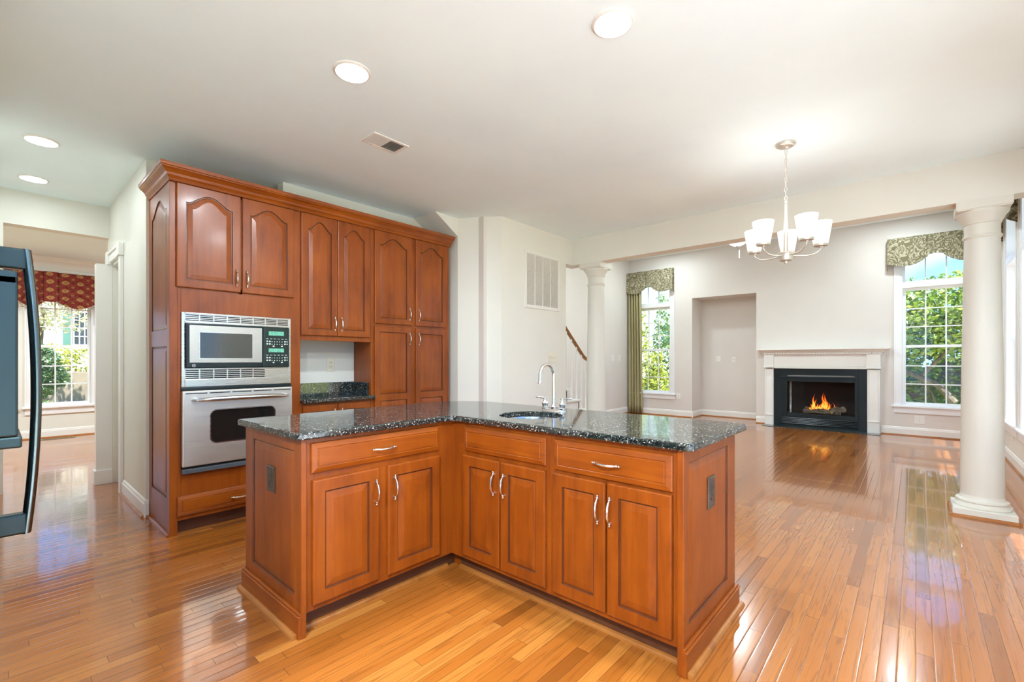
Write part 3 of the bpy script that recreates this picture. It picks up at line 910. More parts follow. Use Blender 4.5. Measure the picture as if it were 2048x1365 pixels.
# louvres: slats over dark backs
obj('vent_back', MB().box(fpx(.028), YO - .002, hz(.885), fpx(.975), YO + .004, hz(.975)).box(fpx(.028), YO - .002, hz(.105), fpx(.975), YO + .004, hz(.235)), 'dark_slot', t)
for nm, a, b, n in (('upper_louvre', .885, .975, 4), ('lower_louvre', .105, .235, 5)):
    q = MB()
    for i in range(n + 1):
        zc = hz(a + (b - a) * i / n)
        q.box(fpx(.028), YO - .011, zc - .0030, fpx(.975), YO - .004, zc + .0030)
    for i in range(0, 9):
        x = fpx(.028 + .947 * i / 8)
        q.box(x - .004, YO - .010, hz(a), x + .004, YO - .002, hz(b))
    if nm == 'lower_louvre': q.box(fpx(.745), YO - .008, hz(a), fpx(.975), YO - .002, hz(b))
    obj(nm, q, 'stainless_bright', t)
d = obj('door', MB().box(fpx(.030), YO - .034, hz(.257), fpx(.703), YO - .001, hz(.853)), 'black_enamel', t, bevel=.004)
obj('door_panel', MB().box(fpx(.056), YO - .0365, hz(.325), fpx(.694), YO - .033, hz(.828)), 'stainless_mid', d, bevel=.002)
obj('window', MB().box(fpx(.140), YO - .038, hz(.385), fpx(.600), YO - .036, hz(.735)), 'mw_glass', d)
q = MB(); x0, x1, a, b = fpx(.133), fpx(.607), hz(.375), hz(.745)
frame_rect(q, x0, x1, a, b, .006, .006, YO - .0385, YO - .036)
obj('window_frame', q, 'stainless_bright', d)
# round emblem with a looping monogram
em = face_S(fpx(.092), YO - .034, hz(.288))
q = MB()
ringp = [(.0105 * math.cos(2 * PI * i / 24), -.001, .0105 * math.sin(2 * PI * i / 24)) for i in range(25)]
q.tube(ringp, .0011, 6, False, em)
for s_ in (-1, 1):
    q.tube([(s_ * .0038 + .0036 * math.cos(u), -.001, .0048 * math.sin(u)) for u in [2 * PI * i / 14 * .85 + .5 for i in range(15)]], .0008, 5, True, em)
for k4 in range(4):
    a0 = k4 * PI / 2 + .3
    q.tube([((.0085 - .0012 * math.sin(u * 3)) * math.cos(a0 + u), -.001, (.0085 - .0012 * math.sin(u * 3)) * math.sin(a0 + u)) for u in [i * .11 for i in range(11)]], .0006, 5, True, em)
obj('emblem', q, 'chrome', d)
p = obj('control_panel', MB().box(fpx(.706), YO - .034, hz(.257), fpx(.972), YO - .001, hz(.853)), 'panel_green_black', t, bevel=.004)
obj('display', MB().box(fpx(.760), YO - .0352, hz(.728), fpx(.915), YO - .0335, hz(.79)), 'display_green', p)
obj('display', MB().box(fpx(.760), YO - .0352, hz(.478), fpx(.915), YO - .0335, hz(.535)), 'display_green', p)
def button(x0, x1, za, zb_): obj('button', MB().box(x0, YO - .0349, za, x1, YO - .0335, zb_), 'button_white', p)
for base in (.675, .432):
    for i in range(6): button(fpx(.735 + i * .038), fpx(.735 + i * .038 + .022), hz(base), hz(base) + .003)
    for rr in range(2):
        for i in range(9):
            x = fpx(.737 + i * .0258); zz = hz(base - .045 - rr * .038)
            button(x, x + (.012 if i in (0, 1, 7) else .006), zz, zz + (.010 if i in (0, 1, 7, 8) else .006))
    for xx in (.80, .885): button(fpx(xx), fpx(xx) + .013, hz(base - .118), hz(base - .118) + .011)
obj('door_release', MB().box(fpx(.722), YO - .037, hz(.275), fpx(.965), YO - .033, hz(.318)), 'black_enamel', p, bevel=.002)

t = thing('wall_oven', 'stainless steel wall oven with bar handle and dark window', 'oven', (1.25, 4.0, .437))
obj('body', MB().box(.90, YO + .022, .445, 1.60, 4.45, 1.0), 'black_enamel', t)
obj('top_trim', MB().box(.872, YO - .018, 1.020, 1.632, YO - .0, 1.040), 'black_enamel', t, bevel=.003)
q = MB().box(fpx(0), YO - .040, .478, fpx(1), YO - .001, 1.016)
d = obj('door', q, 'stainless', t, bevel=.006, seg=3)
q = MB()
for i in range(5): q.box(fpx(.025 + i * .195), YO - .0415, .993, fpx(.025 + i * .195 + .175), YO - .039, 1.000)
obj('vent_slots', q, 'dark_slot', d)
def rrect(x0, z0, x1, z1, r, n=8):
    pts = []
    for cx, cz, a0 in ((x1 - r, z0 + r, -PI / 2), (x1 - r, z1 - r, 0), (x0 + r, z1 - r, PI / 2), (x0 + r, z0 + r, PI)):
        for i in range(n + 1):
            a = a0 + PI / 2 * i / n
            pts.append((cx + r * math.cos(a), cz + r * math.sin(a)))
    return pts
wx0, wx1, wz0, wz1 = 1.048, 1.492, .632, .868
q = MB()
q.rings([[(x, YO - .0415, z) for x, z in rrect(wx0, wz0, wx1, wz1, .04)], [(x, YO - .039, z) for x, z in rrect(wx0, wz0, wx1, wz1, .04)]])
obj('window', q, 'dark_glass', d)
q = MB()
o_, i_ = rrect(wx0 - .007, wz0 - .007, wx1 + .007, wz1 + .007, .047), rrect(wx0, wz0, wx1, wz1, .04)
q.rings([[(x, YO - .039, z) for x, z in o_], [(x, YO - .043, z) for x, z in o_], [(x, YO - .043, z) for x, z in i_], [(x, YO - .039, z) for x, z in i_]], False, False)
obj('window_frame', q, 'stainless_bright', d)
# bowed bar handle with flattened tapering ends
q = MB(); rr = []
for i in range(25):
    u = -1 + 2 * i / 24
    x = 1.265 + .338 * u; o = .062 * (1 - abs(u) ** 5) ** .6 + .004
    hgt = .017 * (1 - abs(u) ** 6 * .75); dep = .012 * (1 - abs(u) ** 6 * .6)
    rr.append([(x, YO - .040 - o + dep * math.cos(2 * PI * k / 12), .955 - .006 * abs(u) ** 3 + hgt * math.sin(2 * PI * k / 12)) for k in range(12)])
q.rings(rr)
for xx in (.955, 1.575): q.tube([(xx, YO - .038, .953), (xx, YO - .088, .955)], [.014, .011], 10)
obj('handle', q, 'stainless_bright', d, smooth=True)
obj('lower_gap', MB().box(fpx(.005), YO - .012, .458, fpx(.995), YO - .001, .478), 'dark_slot', t)
obj('bottom_trim', MB().box(fpx(0), YO - .036, .428, fpx(1), YO - .001, .460), 'oven_trim_grey', t, bevel=.003)

# ------------------------------------------------------------------ island
# left arm: faces -Y on plane Y=2.05 ; right arm: faces -X on plane X=1.785
IY, IX = 2.05, 1.785
FL = face_S(0, IY)
FR = face_W(IX, 0)          # local x = -Y
def frame_box(q, F, x0, x1, z0, z1, y0=0, y1=.02): q.box(x0, y0, z0, x1, y1, z1, F)
CB = .884
t = thing('island_cabinet', 'left arm of the cherry island, one wide drawer over two doors', 'cabinet', (1.35, 2.4, 0), 'island base cabinets')
q = MB().box(.925, IY + .02, .10, 1.785, 2.72, .875)
obj('carcass', q, 'cherry', t)
obj('corner_box', MB().box(1.86, 2.045, .0, 2.24, 2.72, .875).box(2.24, 2.045, 0, 2.46, 2.50, .875), 'cherry', t)
q = MB()
for a in ((.919, .962, .10, CB), (1.668, 1.80, .10, CB), (.962, 1.668, .855, CB), (.962, 1.668, .69, .73), (.962, 1.668, .10, .135), (1.275, 1.355, .135, .69), (.962, 1.668, .73, .855)):
    frame_box(q, FL, *a)
obj('face_frame', q, 'cherry', t, bevel=.0015)
obj('corner_post', MB().box(.898, IY - .016, 0, .921, IY + .006, CB), 'cherry', t, bevel=.003)['label'] = 'lighter edge strip at the outer corner'
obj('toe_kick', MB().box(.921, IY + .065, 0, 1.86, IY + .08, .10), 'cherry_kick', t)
q = MB(); run_profile(q, SP, (.921, IY + .065, 0), (1.80, IY + .065, 0), (0, -1, 0))
obj('shoe_moulding', q, 'oak_shoe', t)
add_drawer(t, FL, .945, 1.680, .724, .861)
add_door(t, FL, .949, 1.288, .128, .693, hx=1.266, hz=.575)
add_door(t, FL, 1.340, 1.682, .128, .693, hx=1.374, hz=.578)
# end panel on the left: faces -X, local x from back (2.72) to front
E_ = face_W(.922, 2.725)
w = 2.725 - (IY - .005)
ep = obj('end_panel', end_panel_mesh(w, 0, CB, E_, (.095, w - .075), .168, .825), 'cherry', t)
q = MB()
q.box(-.012, -.036, 0, w + .008, -.018, .095, E_).box(-.014, -.040, .095, w + .010, -.018, .103, E_).box(-.010, -.032, .103, w + .008, -.018, .113, E_)
obj('base_moulding', q, 'cherry_y', ep, bevel=.003)
q = MB(); run_profile(q, [(0, 0), (-.020, 0), (-.019, .010), (-.013, .018), (-.004, .021), (0, .021)], (.886, 2.745, 0), (.886, IY + .005, 0), (-1, 0, 0))
obj('shoe_moulding', q, 'oak_shoe', ep)
outlet('wall_outlet', 'dark bronze outlet on the left end panel of the island', face_W(.904, 2.379, .652), 'plate_bronze', 'duplex', .088, .128)

t = thing('island_cabinet', 'island sink cabinet at the inner corner, false front over two narrow doors', 'cabinet', (2.1, 1.66, 0), 'island base cabinets')
q = MB().box(IX + .02, 1.33, .10, 2.46, 2.04, .66).box(IX + .02, 1.33, .66, IX + .04, 2.04, .875).box(2.44, 1.33, .66, 2.46, 2.04, .875)
obj('carcass', q, 'cherry', t)
q = MB()
for a in ((-2.05, -1.933, .10, CB), (-1.352, -1.325, .10, CB), (-1.933, -1.352, .855, CB), (-1.933, -1.352, .69, .73), (-1.933, -1.352, .10, .135), (-1.655, -1.640, .135, .69), (-1.933, -1.352, .73, .855)):
    frame_box(q, FR, *a)
obj('face_frame', q, 'cherry', t, bevel=.0015)
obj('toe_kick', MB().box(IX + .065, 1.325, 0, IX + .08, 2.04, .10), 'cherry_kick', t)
q = MB(); run_profile(q, SP, (IX + .065, 2.04, 0), (IX + .065, 1.325, 0), (-1, 0, 0))
obj('shoe_moulding', q, 'oak_shoe', t)
add_drawer(t, FR, -1.929, -1.348, .722, .859, pull=False, name='false_front')
add_door(t, FR, -1.937, -1.652, .128, .697, hx=-1.683, hz=.579)
add_door(t, FR, -1.643, -1.348, .128, .697, hx=-1.612, hz=.579)

t = thing('island_cabinet', 'right arm end of the cherry island nearest the camera, drawer with pull over two doors', 'cabinet', (2.1, 1.0, 0), 'island base cabinets')
q = MB().box(IX + .02, .70, .10, 2.46, 1.325, .875)
obj('carcass', q, 'cherry', t)
q = MB()
for a in ((-1.325, -1.30, .10, CB), (-.722, -.685, .10, CB), (-1.30, -.722, .855, CB), (-1.30, -.722, .69, .73), (-1.30, -.722, .10, .135), (-1.02, -1.005, .135, .69), (-1.30, -.722, .73, .855)):
    frame_box(q, FR, *a)
obj('face_frame', q, 'cherry', t, bevel=.0015)
obj('corner_post', MB().box(IX - .012, .676, 0, IX + .008, .702, CB), 'cherry', t, bevel=.003)
obj('toe_kick', MB().box(IX + .065, .70, 0, IX + .08, 1.325, .10), 'cherry_kick', t)
q = MB(); run_profile(q, SP, (IX + .065, 1.325, 0), (IX + .065, .70, 0), (-1, 0, 0))
obj('shoe_moulding', q, 'oak_shoe', t)
add_drawer(t, FR, -1.298, -.721, .714, .859)
add_door(t, FR, -1.303, -1.018, .128, .698, hx=-1.049, hz=.579)
add_door(t, FR, -1.009, -.722, .128, .702, hx=-.990, hz=.581)
E_ = face_S(IX - .006, .70)
w = 2.465 - (IX - .006)
ep = obj('end_panel', end_panel_mesh(w, 0, CB, E_, (.065, w - .115), .176, .826), 'cherry', t)
q = MB()
q.box(-.008, -.036, 0, w + .016, -.018, .095, E_).box(-.010, -.040, .095, w + .018, -.018, .103, E_).box(-.008, -.032, .103, w + .014, -.018, .113, E_)
obj('base_moulding', q, 'cherry_x', ep, bevel=.003)
q = MB(); run_profile(q, [(0, 0), (-.020, 0), (-.019, .010), (-.013, .018), (-.004, .021), (0, .021)], (IX - .004, .664, 0), (2.50, .664, 0), (0, -1, 0))
obj('shoe_moulding', q, 'oak_shoe', ep)
obj('back_edge', MB().box(2.462, .69, 0, 2.478, 1.325, CB), 'cherry', t, bevel=.003)
outlet('wall_outlet', 'dark bronze outlet on the right end panel of the island', face_S(2.106, .682, .652), 'plate_bronze', 'duplex', .088, .140)
# countertop: L-shape with filleted corners, rounded outer corner and a round sink cut-out
def fillet(poly):
    out = []
    n = len(poly)
    for i in range(n):
        p, r = Vector(poly[i][0]), poly[i][1]
        a = Vector(poly[i - 1][0]); c = Vector(poly[(i + 1) % n][0])
        if r <= 0: out.append(tuple(p)); continue
        d1 = (a - p).normalized(); d2 = (c - p).normalized()
        ang = d1.angle(d2); L = r / math.tan(ang / 2)
        s, e = p + d1 * L, p + d2 * L
        cen = p + (d1 + d2).normalized() * (r / math.sin(ang / 2))
        v0 = s - cen; v1 = e - cen
        a0 = math.atan2(v0.y, v0.x); a1 = math.atan2(v1.y, v1.x)
        da = (a1 - a0 + PI) % (2 * PI) - PI
        m_ = max(4, int(abs(da) / .16))
        for k in range(m_ + 1):
            g = a0 + da * k / m_
            out.append((cen.x + r * math.cos(g), cen.y + r * math.sin(g)))
    return out
SINK = (2.075, 1.685); SR = .185
CP_ = [((.872, 2.012), .022), ((1.756, 2.012), .03), ((1.756, .636), .022), ((2.525, .636), .03), ((2.525, 2.765), .36), ((.872, 2.765), .02)]
def countertop():
    def inset(poly, d):
        n = len(poly); res = []
        for i in range(n):
            a, p, c = Vector(poly[i - 1]), Vector(poly[i]), Vector(poly[(i + 1) % n])
            n1 = Vector((-(p - a).y, (p - a).x)).normalized(); n2 = Vector((-(c - p).y, (c - p).x)).normalized()
            nn = (n1 + n2); nn = nn.normalized() / max(.5, nn.normalized().dot(n1))
            res.append(tuple(p + nn * d))
        return res
    P = fillet(CP_)
    if sum(P[i - 1][0] * P[i][1] - P[i][0] * P[i - 1][1] for i in range(len(P))) < 0: P = P[::-1]
    hole = [(SINK[0] + SR * math.cos(2 * PI * i / 48), SINK[1] + SR * math.sin(2 * PI * i / 48)) for i in range(48)]
    zb, zt = .884, .916
    prof = [(.006, zb), (.0015, zb + .002), (0, zb + .007), (0, zt - .009), (.002, zt - .003), (.008, zt)]
    rr = [[(x, y, z) for x, y in inset(P, d)] for d, z in prof]
    mb = MB(); mb.rings(rr, False, False)
    hp = [(0, zb), (0, zt - .004), (-.002, zt - .001), (-.005, zt)]
    hr = [[(SINK[0] + (SR - d) * math.cos(2 * PI * i / 48), SINK[1] + (SR - d) * math.sin(2 * PI * i / 48), z) for i in range(48)] for d, z in hp]
    mb.rings(hr, False, False)
    for ro, rh in ((rr[-1], hr[-1]), (rr[0], hr[0])):
        tri = tessellate_polygon([[Vector(p) for p in ro], [Vector(p) for p in rh]])
        al = ro + rh
        mb.add(al, [tuple(q) for q in tri])
    me = obj('countertop', mb, 'granite', origin=(1.6, 1.7, .884))
    bm = bmesh.new(); bm.from_mesh(me.data)
    bmesh.ops.remove_doubles(bm, verts=bm.verts, dist=1e-5)
    bmesh.ops.recalc_face_normals(bm, faces=bm.faces)
    bm.to_mesh(me.data); bm.free()
    return tag(me, 'polished dark speckled granite L-shaped worktop on the island', 'countertop')
countertop()
t = thing('bar_sink', 'round stainless steel bar sink set under the granite worktop', 'sink', (SINK[0], SINK[1], .70))
q = MB()
prof = [(SR + .020, .882), (SR + .004, .882), (SR + .002, .870), (SR - .004, .78), (SR - .04, .735), (SR - .09, .722), (.03, .718), (.028, .712), (.001, .712)]
q.rings([[(SINK[0] + r * math.cos(2 * PI * i / 40), SINK[1] + r * math.sin(2 * PI * i / 40), z) for i in range(40)] for r, z in prof], False, True)
obj('bowl', q, 'sink_steel', t, smooth=True)
obj('drain', MB().lathe([(.038, .719), (.038, .723), (.030, .724), (.026, .719), (.001, .719)], (SINK[0], SINK[1], 0), 24), 'chrome', t, smooth=True)
# faucet
FXC, FYC, FZ = 2.305, 1.690, .916
t = thing('faucet', 'chrome gooseneck bar faucet with two lever handles behind the sink', 'faucet', (FXC, FYC, FZ))
q = MB(); rr = []
for d, z in ((0, 0), (0, .010), (.004, .016), (.010, .018)):
    rr.append([(FXC + x, FYC + y, FZ + z) for x, y in [((.026 - d) * math.cos(a), (.026 - d) * math.sin(a) + (.060 if math.sin(a) >= 0 else -.060)) for a in [2 * PI * i / 32 for i in range(32)]]])
q.rings(rr)
obj('base_plate', q, 'chrome', t, smooth=True)
q = MB()
path = [(FXC, FYC, FZ + .016), (FXC, FYC, FZ + .06), (FXC, FYC, FZ + .225)]
rc = .068
for i in range(1, 17):
    a = PI * i / 16 * 1.02
    path.append((FXC - rc + rc * math.cos(a), FYC, FZ + .225 + rc * math.sin(a)))
lx = path[-1]
path += [(lx[0] - .001, FYC, lx[2] - .02), (lx[0] - .0015, FYC, lx[2] - .032), (lx[0] - .002, FYC, lx[2] - .042)]
rad = [.015, .0105] + [.0098] * 17 + [.0098, .0110, .0150]
q.tube(path, rad, 16)
q.lathe([(.019, .014), (.019, .030), (.014, .036), (.011, .050)], (FXC, FYC, FZ), 20)
obj('spout', q, 'chrome', t, smooth=True)
for sgn, dirv in ((1, (-.25, .97)), (-1, (.30, -.95))):
    q = MB()
    cy_ = FYC + sgn * .066
    q.lathe([(.021, .014), (.021, .022), (.016, .026), (.0205, .044), (.0205, .050), (.010, .062), (.008, .074), (.012, .078), (.012, .084), (.006, .088)], (FXC, cy_, FZ), 18)
    dx, dy = dirv
    q.tube([(FXC, cy_, FZ + .081), (FXC + dx * .03, cy_ + dy * .03, FZ + .083), (FXC + dx * .055, cy_ + dy * .055, FZ + .085), (FXC + dx * .066, cy_ + dy * .066, FZ + .085)], [.006, .0045, .0065, .003], 10)
    obj('lever_handle', q, 'chrome', t, smooth=True)

# ------------------------------------------------------------------ refrigerator (left edge of the picture)
t = thing('refrigerator', 'dark refrigerator with a long bowed metal door handle, cut off by the picture edge', 'refrigerator', (-.4, 1.82, 0))
FY0, FY1, FYM = 1.36, 2.26, 1.74
obj('body', MB().box(-.78, FY0, .02, -.075, FY1, 1.76), 'fridge_side', t, bevel=.006)
obj('grille', MB().box(-.075, FY0 + .01, .02, -.045, FY1 - .01, .10), 'black_enamel', t)
def fr_door(a, b, nm):
    q = MB(); n = 14; rr = []
    for z in (.11, .118, 1.732, 1.74):
        e = .006 if z in (.11, 1.74) else 0
        fr = []
        for i in range(n + 1):
            y = a + (b - a) * i / n
            u = (y - (FY0 + FY1) / 2) / ((FY1 - FY0) / 2)
            edge = .012 if i in (0, n) else 0
            fr.append((.002 - .030 * u * u - edge - e, y, z))
        rr.append([(-.072, a, z)] + fr + [(-.072, b, z)])
    q.rings(rr)
    return obj(nm, q, 'fridge_steel', t, smooth=True)
d1 = fr_door(FY0, FYM - .004, 'door'); d2 = fr_door(FYM + .004, FY1, 'door')
def fr_handle(y, par):
    q = MB(); rr = []
    za, zb_ = .775, 1.535
    for i in range(29):
        u = -1 + 2 * i / 28
        o = .056 + .020 * (1 - u * u)
        z = (za + zb_) / 2 + u * (zb_ - za) / 2
        rr.append([(o + .011 * math.cos(2 * PI * k / 14), y + .017 * math.sin(2 * PI * k / 14), z) for k in range(14)])
    q.rings(rr)
    h = obj('handle', q, 'handle_steel', par, smooth=True)
    for z in (za, zb_ - .055):
        obj('handle_mount', MB().box(-.012, y - .017, z + .000, .058, y + .017, z + .055), 'fridge_steel', h, bevel=.006, seg=3)
fr_handle(FYM + .055, d2); 
# water dispenser on the nearer door
q = MB().box(-.02, 1.44, 1.05, .040, 1.62, 1.075).box(-.02, 1.44, 1.075, .034, 1.455, 1.42).box(-.02, 1.605, 1.075, .034, 1.62, 1.42).box(-.02, 1.44, 1.40, .034, 1.62, 1.43)
obj('dispenser_frame', q, 'fridge_steel', d1, bevel=.004)
obj('dispenser_back', MB().box(-.02, 1.455, 1.075, .008, 1.605, 1.40), 'black_enamel', d1)

# ------------------------------------------------------------------ columns
def column(x, y, label, group='round columns under the beam'):
    t = thing('column', label, 'column', (x, y, 0), group)
    c = (x, y, 0)
    q = MB()
    rect = lambda h, z: [(x - h, y - h, z), (x + h, y - h, z), (x + h, y + h, z), (x - h, y + h, z)]
    q.rings([rect(.178, 0), rect(.178, .060), rect(.174, .066)])
    obj('plinth', q, 'column_cream', t)
    prof = [(.001, .064), (.168, .064), (.172, .074), (.168, .086), (.160, .088), (.158, .094), (.150, .100), (.149, .106), (.156, .112), (.154, .122), (.144, .128), (.136, .132), (.130, .145), (.127, .16), (.001, .16)]
    obj('base', MB().lathe(prof, c, 48), 'column_cream', t, smooth=True)
    prof = [(.001, .15), (.127, .15)] + [(.127 - .023 * (k / 12) ** 1.5, .15 + 2.06 * k / 12) for k in range(1, 13)] + [(.001, 2.21)]
    obj('shaft', MB().lathe(prof, c, 48), 'column_cream', t, smooth=True)
    prof = [(.001, 2.20), (.104, 2.20), (.112, 2.208), (.116, 2.218), (.112, 2.228), (.105, 2.233), (.105, 2.315), (.112, 2.320), (.112, 2.330), (.118, 2.340), (.132, 2.372), (.150, 2.398), (.154, 2.408), (.152, 2.420), (.001, 2.420)]
    obj('capital', MB().lathe(prof, c, 48), 'column_cream', t, smooth=True)
    q = MB(); q.rings([rect(.150, 2.418), rect(.150, 2.423), rect(.156, 2.428), rect(.156, 2.4895)])
    obj('abacus', q, 'column_cream', t)
    q = MB()
    for a, b_, n in (((x - .178, y + .178, 0), (x - .178, y - .178, 0), (-1, 0, 0)), ((x - .178, y - .178, 0), (x + .178, y - .178, 0), (0, -1, 0)), ((x + .178, y - .178, 0), (x + .178, y + .178, 0), (1, 0, 0)), ((x + .178, y + .178, 0), (x - .178, y + .178, 0), (0, 1, 0))):
        nn = Vector(n); tt = (Vector(b_) - Vector(a)).normalized() * .018
        run_profile(q, SP, Vector(a) - tt, Vector(b_) + tt, n)
    obj('shoe_moulding', q, 'oak_shoe', t)
column(5.235, -.398, 'large round cream column in the right foreground, standing on the oak floor')
column(5.235, 3.150, 'round cream column beside the staircase, partly hidden behind the granite worktop')

# ------------------------------------------------------------------ ceiling vent, return grille, switches
t = thing('ceiling_vent', 'white rectangular louvred air vent in the kitchen ceiling', 'vent', (1.887, 2.899, ZC))
vx0, vx1, vy0, vy1 = 1.742, 2.032, 2.808, 2.992
q = MB(); frame_rect_z = lambda mb, a, b, c_, d_, w, z0, z1: mb.box(a, c_, z0, a + w, d_, z1).box(b - w, c_, z0, b, d_, z1).box(a + w, c_, z0, b - w, c_ + w, z1).box(a + w, d_ - w, z0, b - w, d_, z1)
frame_rect_z(q, vx0, vx1, vy0, vy1, .022, ZC - .008, ZC)
q.box(1.884, vy0 + .02, ZC - .007, 1.890, vy1 - .02, ZC)
obj('frame', q, 'grille_white', t, bevel=.002)
obj('duct_shadow', MB().box(vx0 + .02, vy0 + .02, ZC - .0015, vx1 - .02, vy1 - .02, ZC - .0005), 'dark_slot', t)
q = MB()
for i in range(26):
    x = vx0 + .026 + (vx1 - vx0 - .052) * i / 25
    a = R(48) if x < 1.887 else R(-48)
    Mv = Matrix.Translation((x, 0, ZC - .0045)) @ Matrix.Rotation(a, 4, 'Y')
    q.box(-.0045, vy0 + .022, -.0005, .0045, vy1 - .022, .0005, Mv)
obj('louvres', q, 'grille_white', t)

gx0, gx1, gz0, gz1 = 4.088, 4.785, 1.85, 2.528
t = thing('return_grille', 'large white return-air grille high on the wall beside the column', 'vent', ((gx0 + gx1) / 2, YG, (gz0 + gz1) / 2))
q = MB()
def fr_xz(mb, x0, x1, z0, z1, w, y0, y1): frame_rect(mb, x0, x1, z0, z1, w, w, y0, y1)
fr_xz(q, gx0, gx1, gz0, gz1, .038, YG - .012, YG)
for i in range(1, 4):
    x = gx0 + .038 + (gx1 - gx0 - .076) * i / 4
    q.box(x - .006, YG - .010, gz0 + .03, x + .006, YG - .002, gz1 - .03)
obj('frame', q, 'grille_white', t, bevel=.003)
obj('duct_shadow', MB().box(gx0 + .03, YG - .0025, gz0 + .03, gx1 - .03, YG - .0005, gz1 - .03), 'duct_grey', t)
q = MB(); n_ = 46
for i in range(n_):
    z = gz0 + .044 + (gz1 - gz0 - .088) * i / (n_ - 1)
    Mv = Matrix.Translation((0, YG - .007, z)) @ Matrix.Rotation(R(-48), 4, 'X')
    q.box(gx0 + .036, -.0055, -.0012, gx1 - .036, .0055, .0012, Mv)
obj('louvres', q, 'grille_white', t)
outlet('light_switch', 'ivory plate with four toggle switches on the wall behind the faucet', face_S(4.637, YG, 1.27), 'plate_ivory', 'gang', .215, .132)
outlet('light_switch', 'left one of two white switches on the side wall between the column and the curtain', face_S(9.08, YS, 1.275), 'plate_white', 'toggle', .085, .13, 'switches beside the curtain')
outlet('light_switch', 'white switch nearer the curtain on the side wall', face_S(9.40, YS, 1.275), 'plate_white', 'toggle', .085, .13, 'switches beside the curtain')
outlet('wall_outlet', 'white outlet low on the wall beside the curtained window sill', face_W(XF, 3.868, .44), 'plate_white', 'duplex', .085, .13)
outlet('wall_outlet', 'white outlet in the left half of the wall niche', face_W(XF + .56, 3.21, 1.25), 'plate_white', 'duplex', .095, .125, 'plates in the wall niche')
outlet('wall_jack', 'white cable jack in the right half of the wall niche', face_W(XF + .56, 2.90, 1.235), 'plate_white', 'jack', .075, .115, 'plates in the wall niche')
outlet('wall_outlet', 'white outlet under the window right of the fireplace', face_W(XF, -.045, .267), 'plate_white', 'duplex', .125, .135)
outlet('wall_outlet', 'white outlet low on the right-hand window wall beyond the big column', face_N(8.02, YR, .30), 'plate_white', 'duplex', .085, .125)
outlet('wall_outlet', 'white plate on the dining wall right of the red valance', face_S(1.20, YD, .92), 'plate_white', 'duplex', .07, .115)

# dining floor register
t = thing('floor_register', 'brown slotted floor register under the dining window', 'vent', (.66, 10.0, 0))
obj('frame', MB().box(.47, 10.01, 0, .86, 10.12, .006), 'brass_dark', t, bevel=.002)
q = MB()
for i in range(22): q.box(.50 + i * .0150, 10.03, .0055, .508 + i * .0150, 10.10, .0066)
obj('slots', q, 'dark_slot', t)

# ------------------------------------------------------------------ chandelier
CHX, CHY = 3.832, .712
t = thing('chandelier', 'brushed nickel chandelier with five frosted white glass shades', 'chandelier', (CHX, CHY, ZC), )
obj('canopy', MB().lathe([(.066, 0), (.066, -.008), (.062, -.016), (.050, -.020), (.046, -.026), (.020, -.030), (.012, -.040), (.001, -.042)], (CHX, CHY, ZC), 32), 'satin_nickel', t, smooth=True)
q = MB()
zt = ZC - .040; nl = 11; step = .0345
for i in range(nl):
    zc = zt - .018 - i * step
    pts = []
    for k in range(17):
        a = 2 * PI * k / 16
        u, v_ = .0085 * math.cos(a), .021 * math.sin(a)
        pts.append((CHX + (u if i % 2 else 0), CHY + (0 if i % 2 else u), zc + v_))
    q.tube(pts, .0019, 6, False)
pts = [(CHX + .006 * math.sin(k * .9), CHY + .006 * math.cos(k * .9), zt - k * .0125) for k in range(31)]
q.tube(pts, .0016, 6)
obj('chain', q, 'satin_nickel', t, smooth=True)
HZ = 1.975
q = MB().lathe([(.001, 2.412), (.008, 2.410), (.012, 2.395), (.007, 2.385), (.012, 2.375), (.0135, 2.36), (.0135, 2.24), (.0145, 2.12), (.0145, 2.02), (.001, 2.02)], (CHX, CHY, 0), 20)
obj('stem', q, 'satin_nickel', t, smooth=True)
q = MB().lathe([(.001, 2.022), (.050, 2.022), (.052, 2.016), (.047, 2.008), (.045, 1.985), (.040, 1.965), (.036, 1.962), (.012, 1.958), (.010, 1.945), (.006, 1.940), (.001, 1.939)], (CHX, CHY, 0), 32)
obj('hub', q, 'satin_nickel', t, smooth=True)
Rv = Vector((math.sin(YAW), -math.cos(YAW), 0)); Fv = Vector((math.cos(YAW), math.sin(YAW), 0))
SHZ = 2.058
def shade_prof():
    pr = [(.001, 0), (.040, 0), (.044, .006)]
    pr += [(.044 + .026 * (k / 8) ** .85, .006 + .162 * k / 8) for k in range(1, 9)]
    pr += [(.067, .168)] + [(.067 - .026 * (1 - k / 8), .006 + .160 * k / 8) for k in range(7, -1, -1)] + [(.001, .008)]
    return pr
arms = []
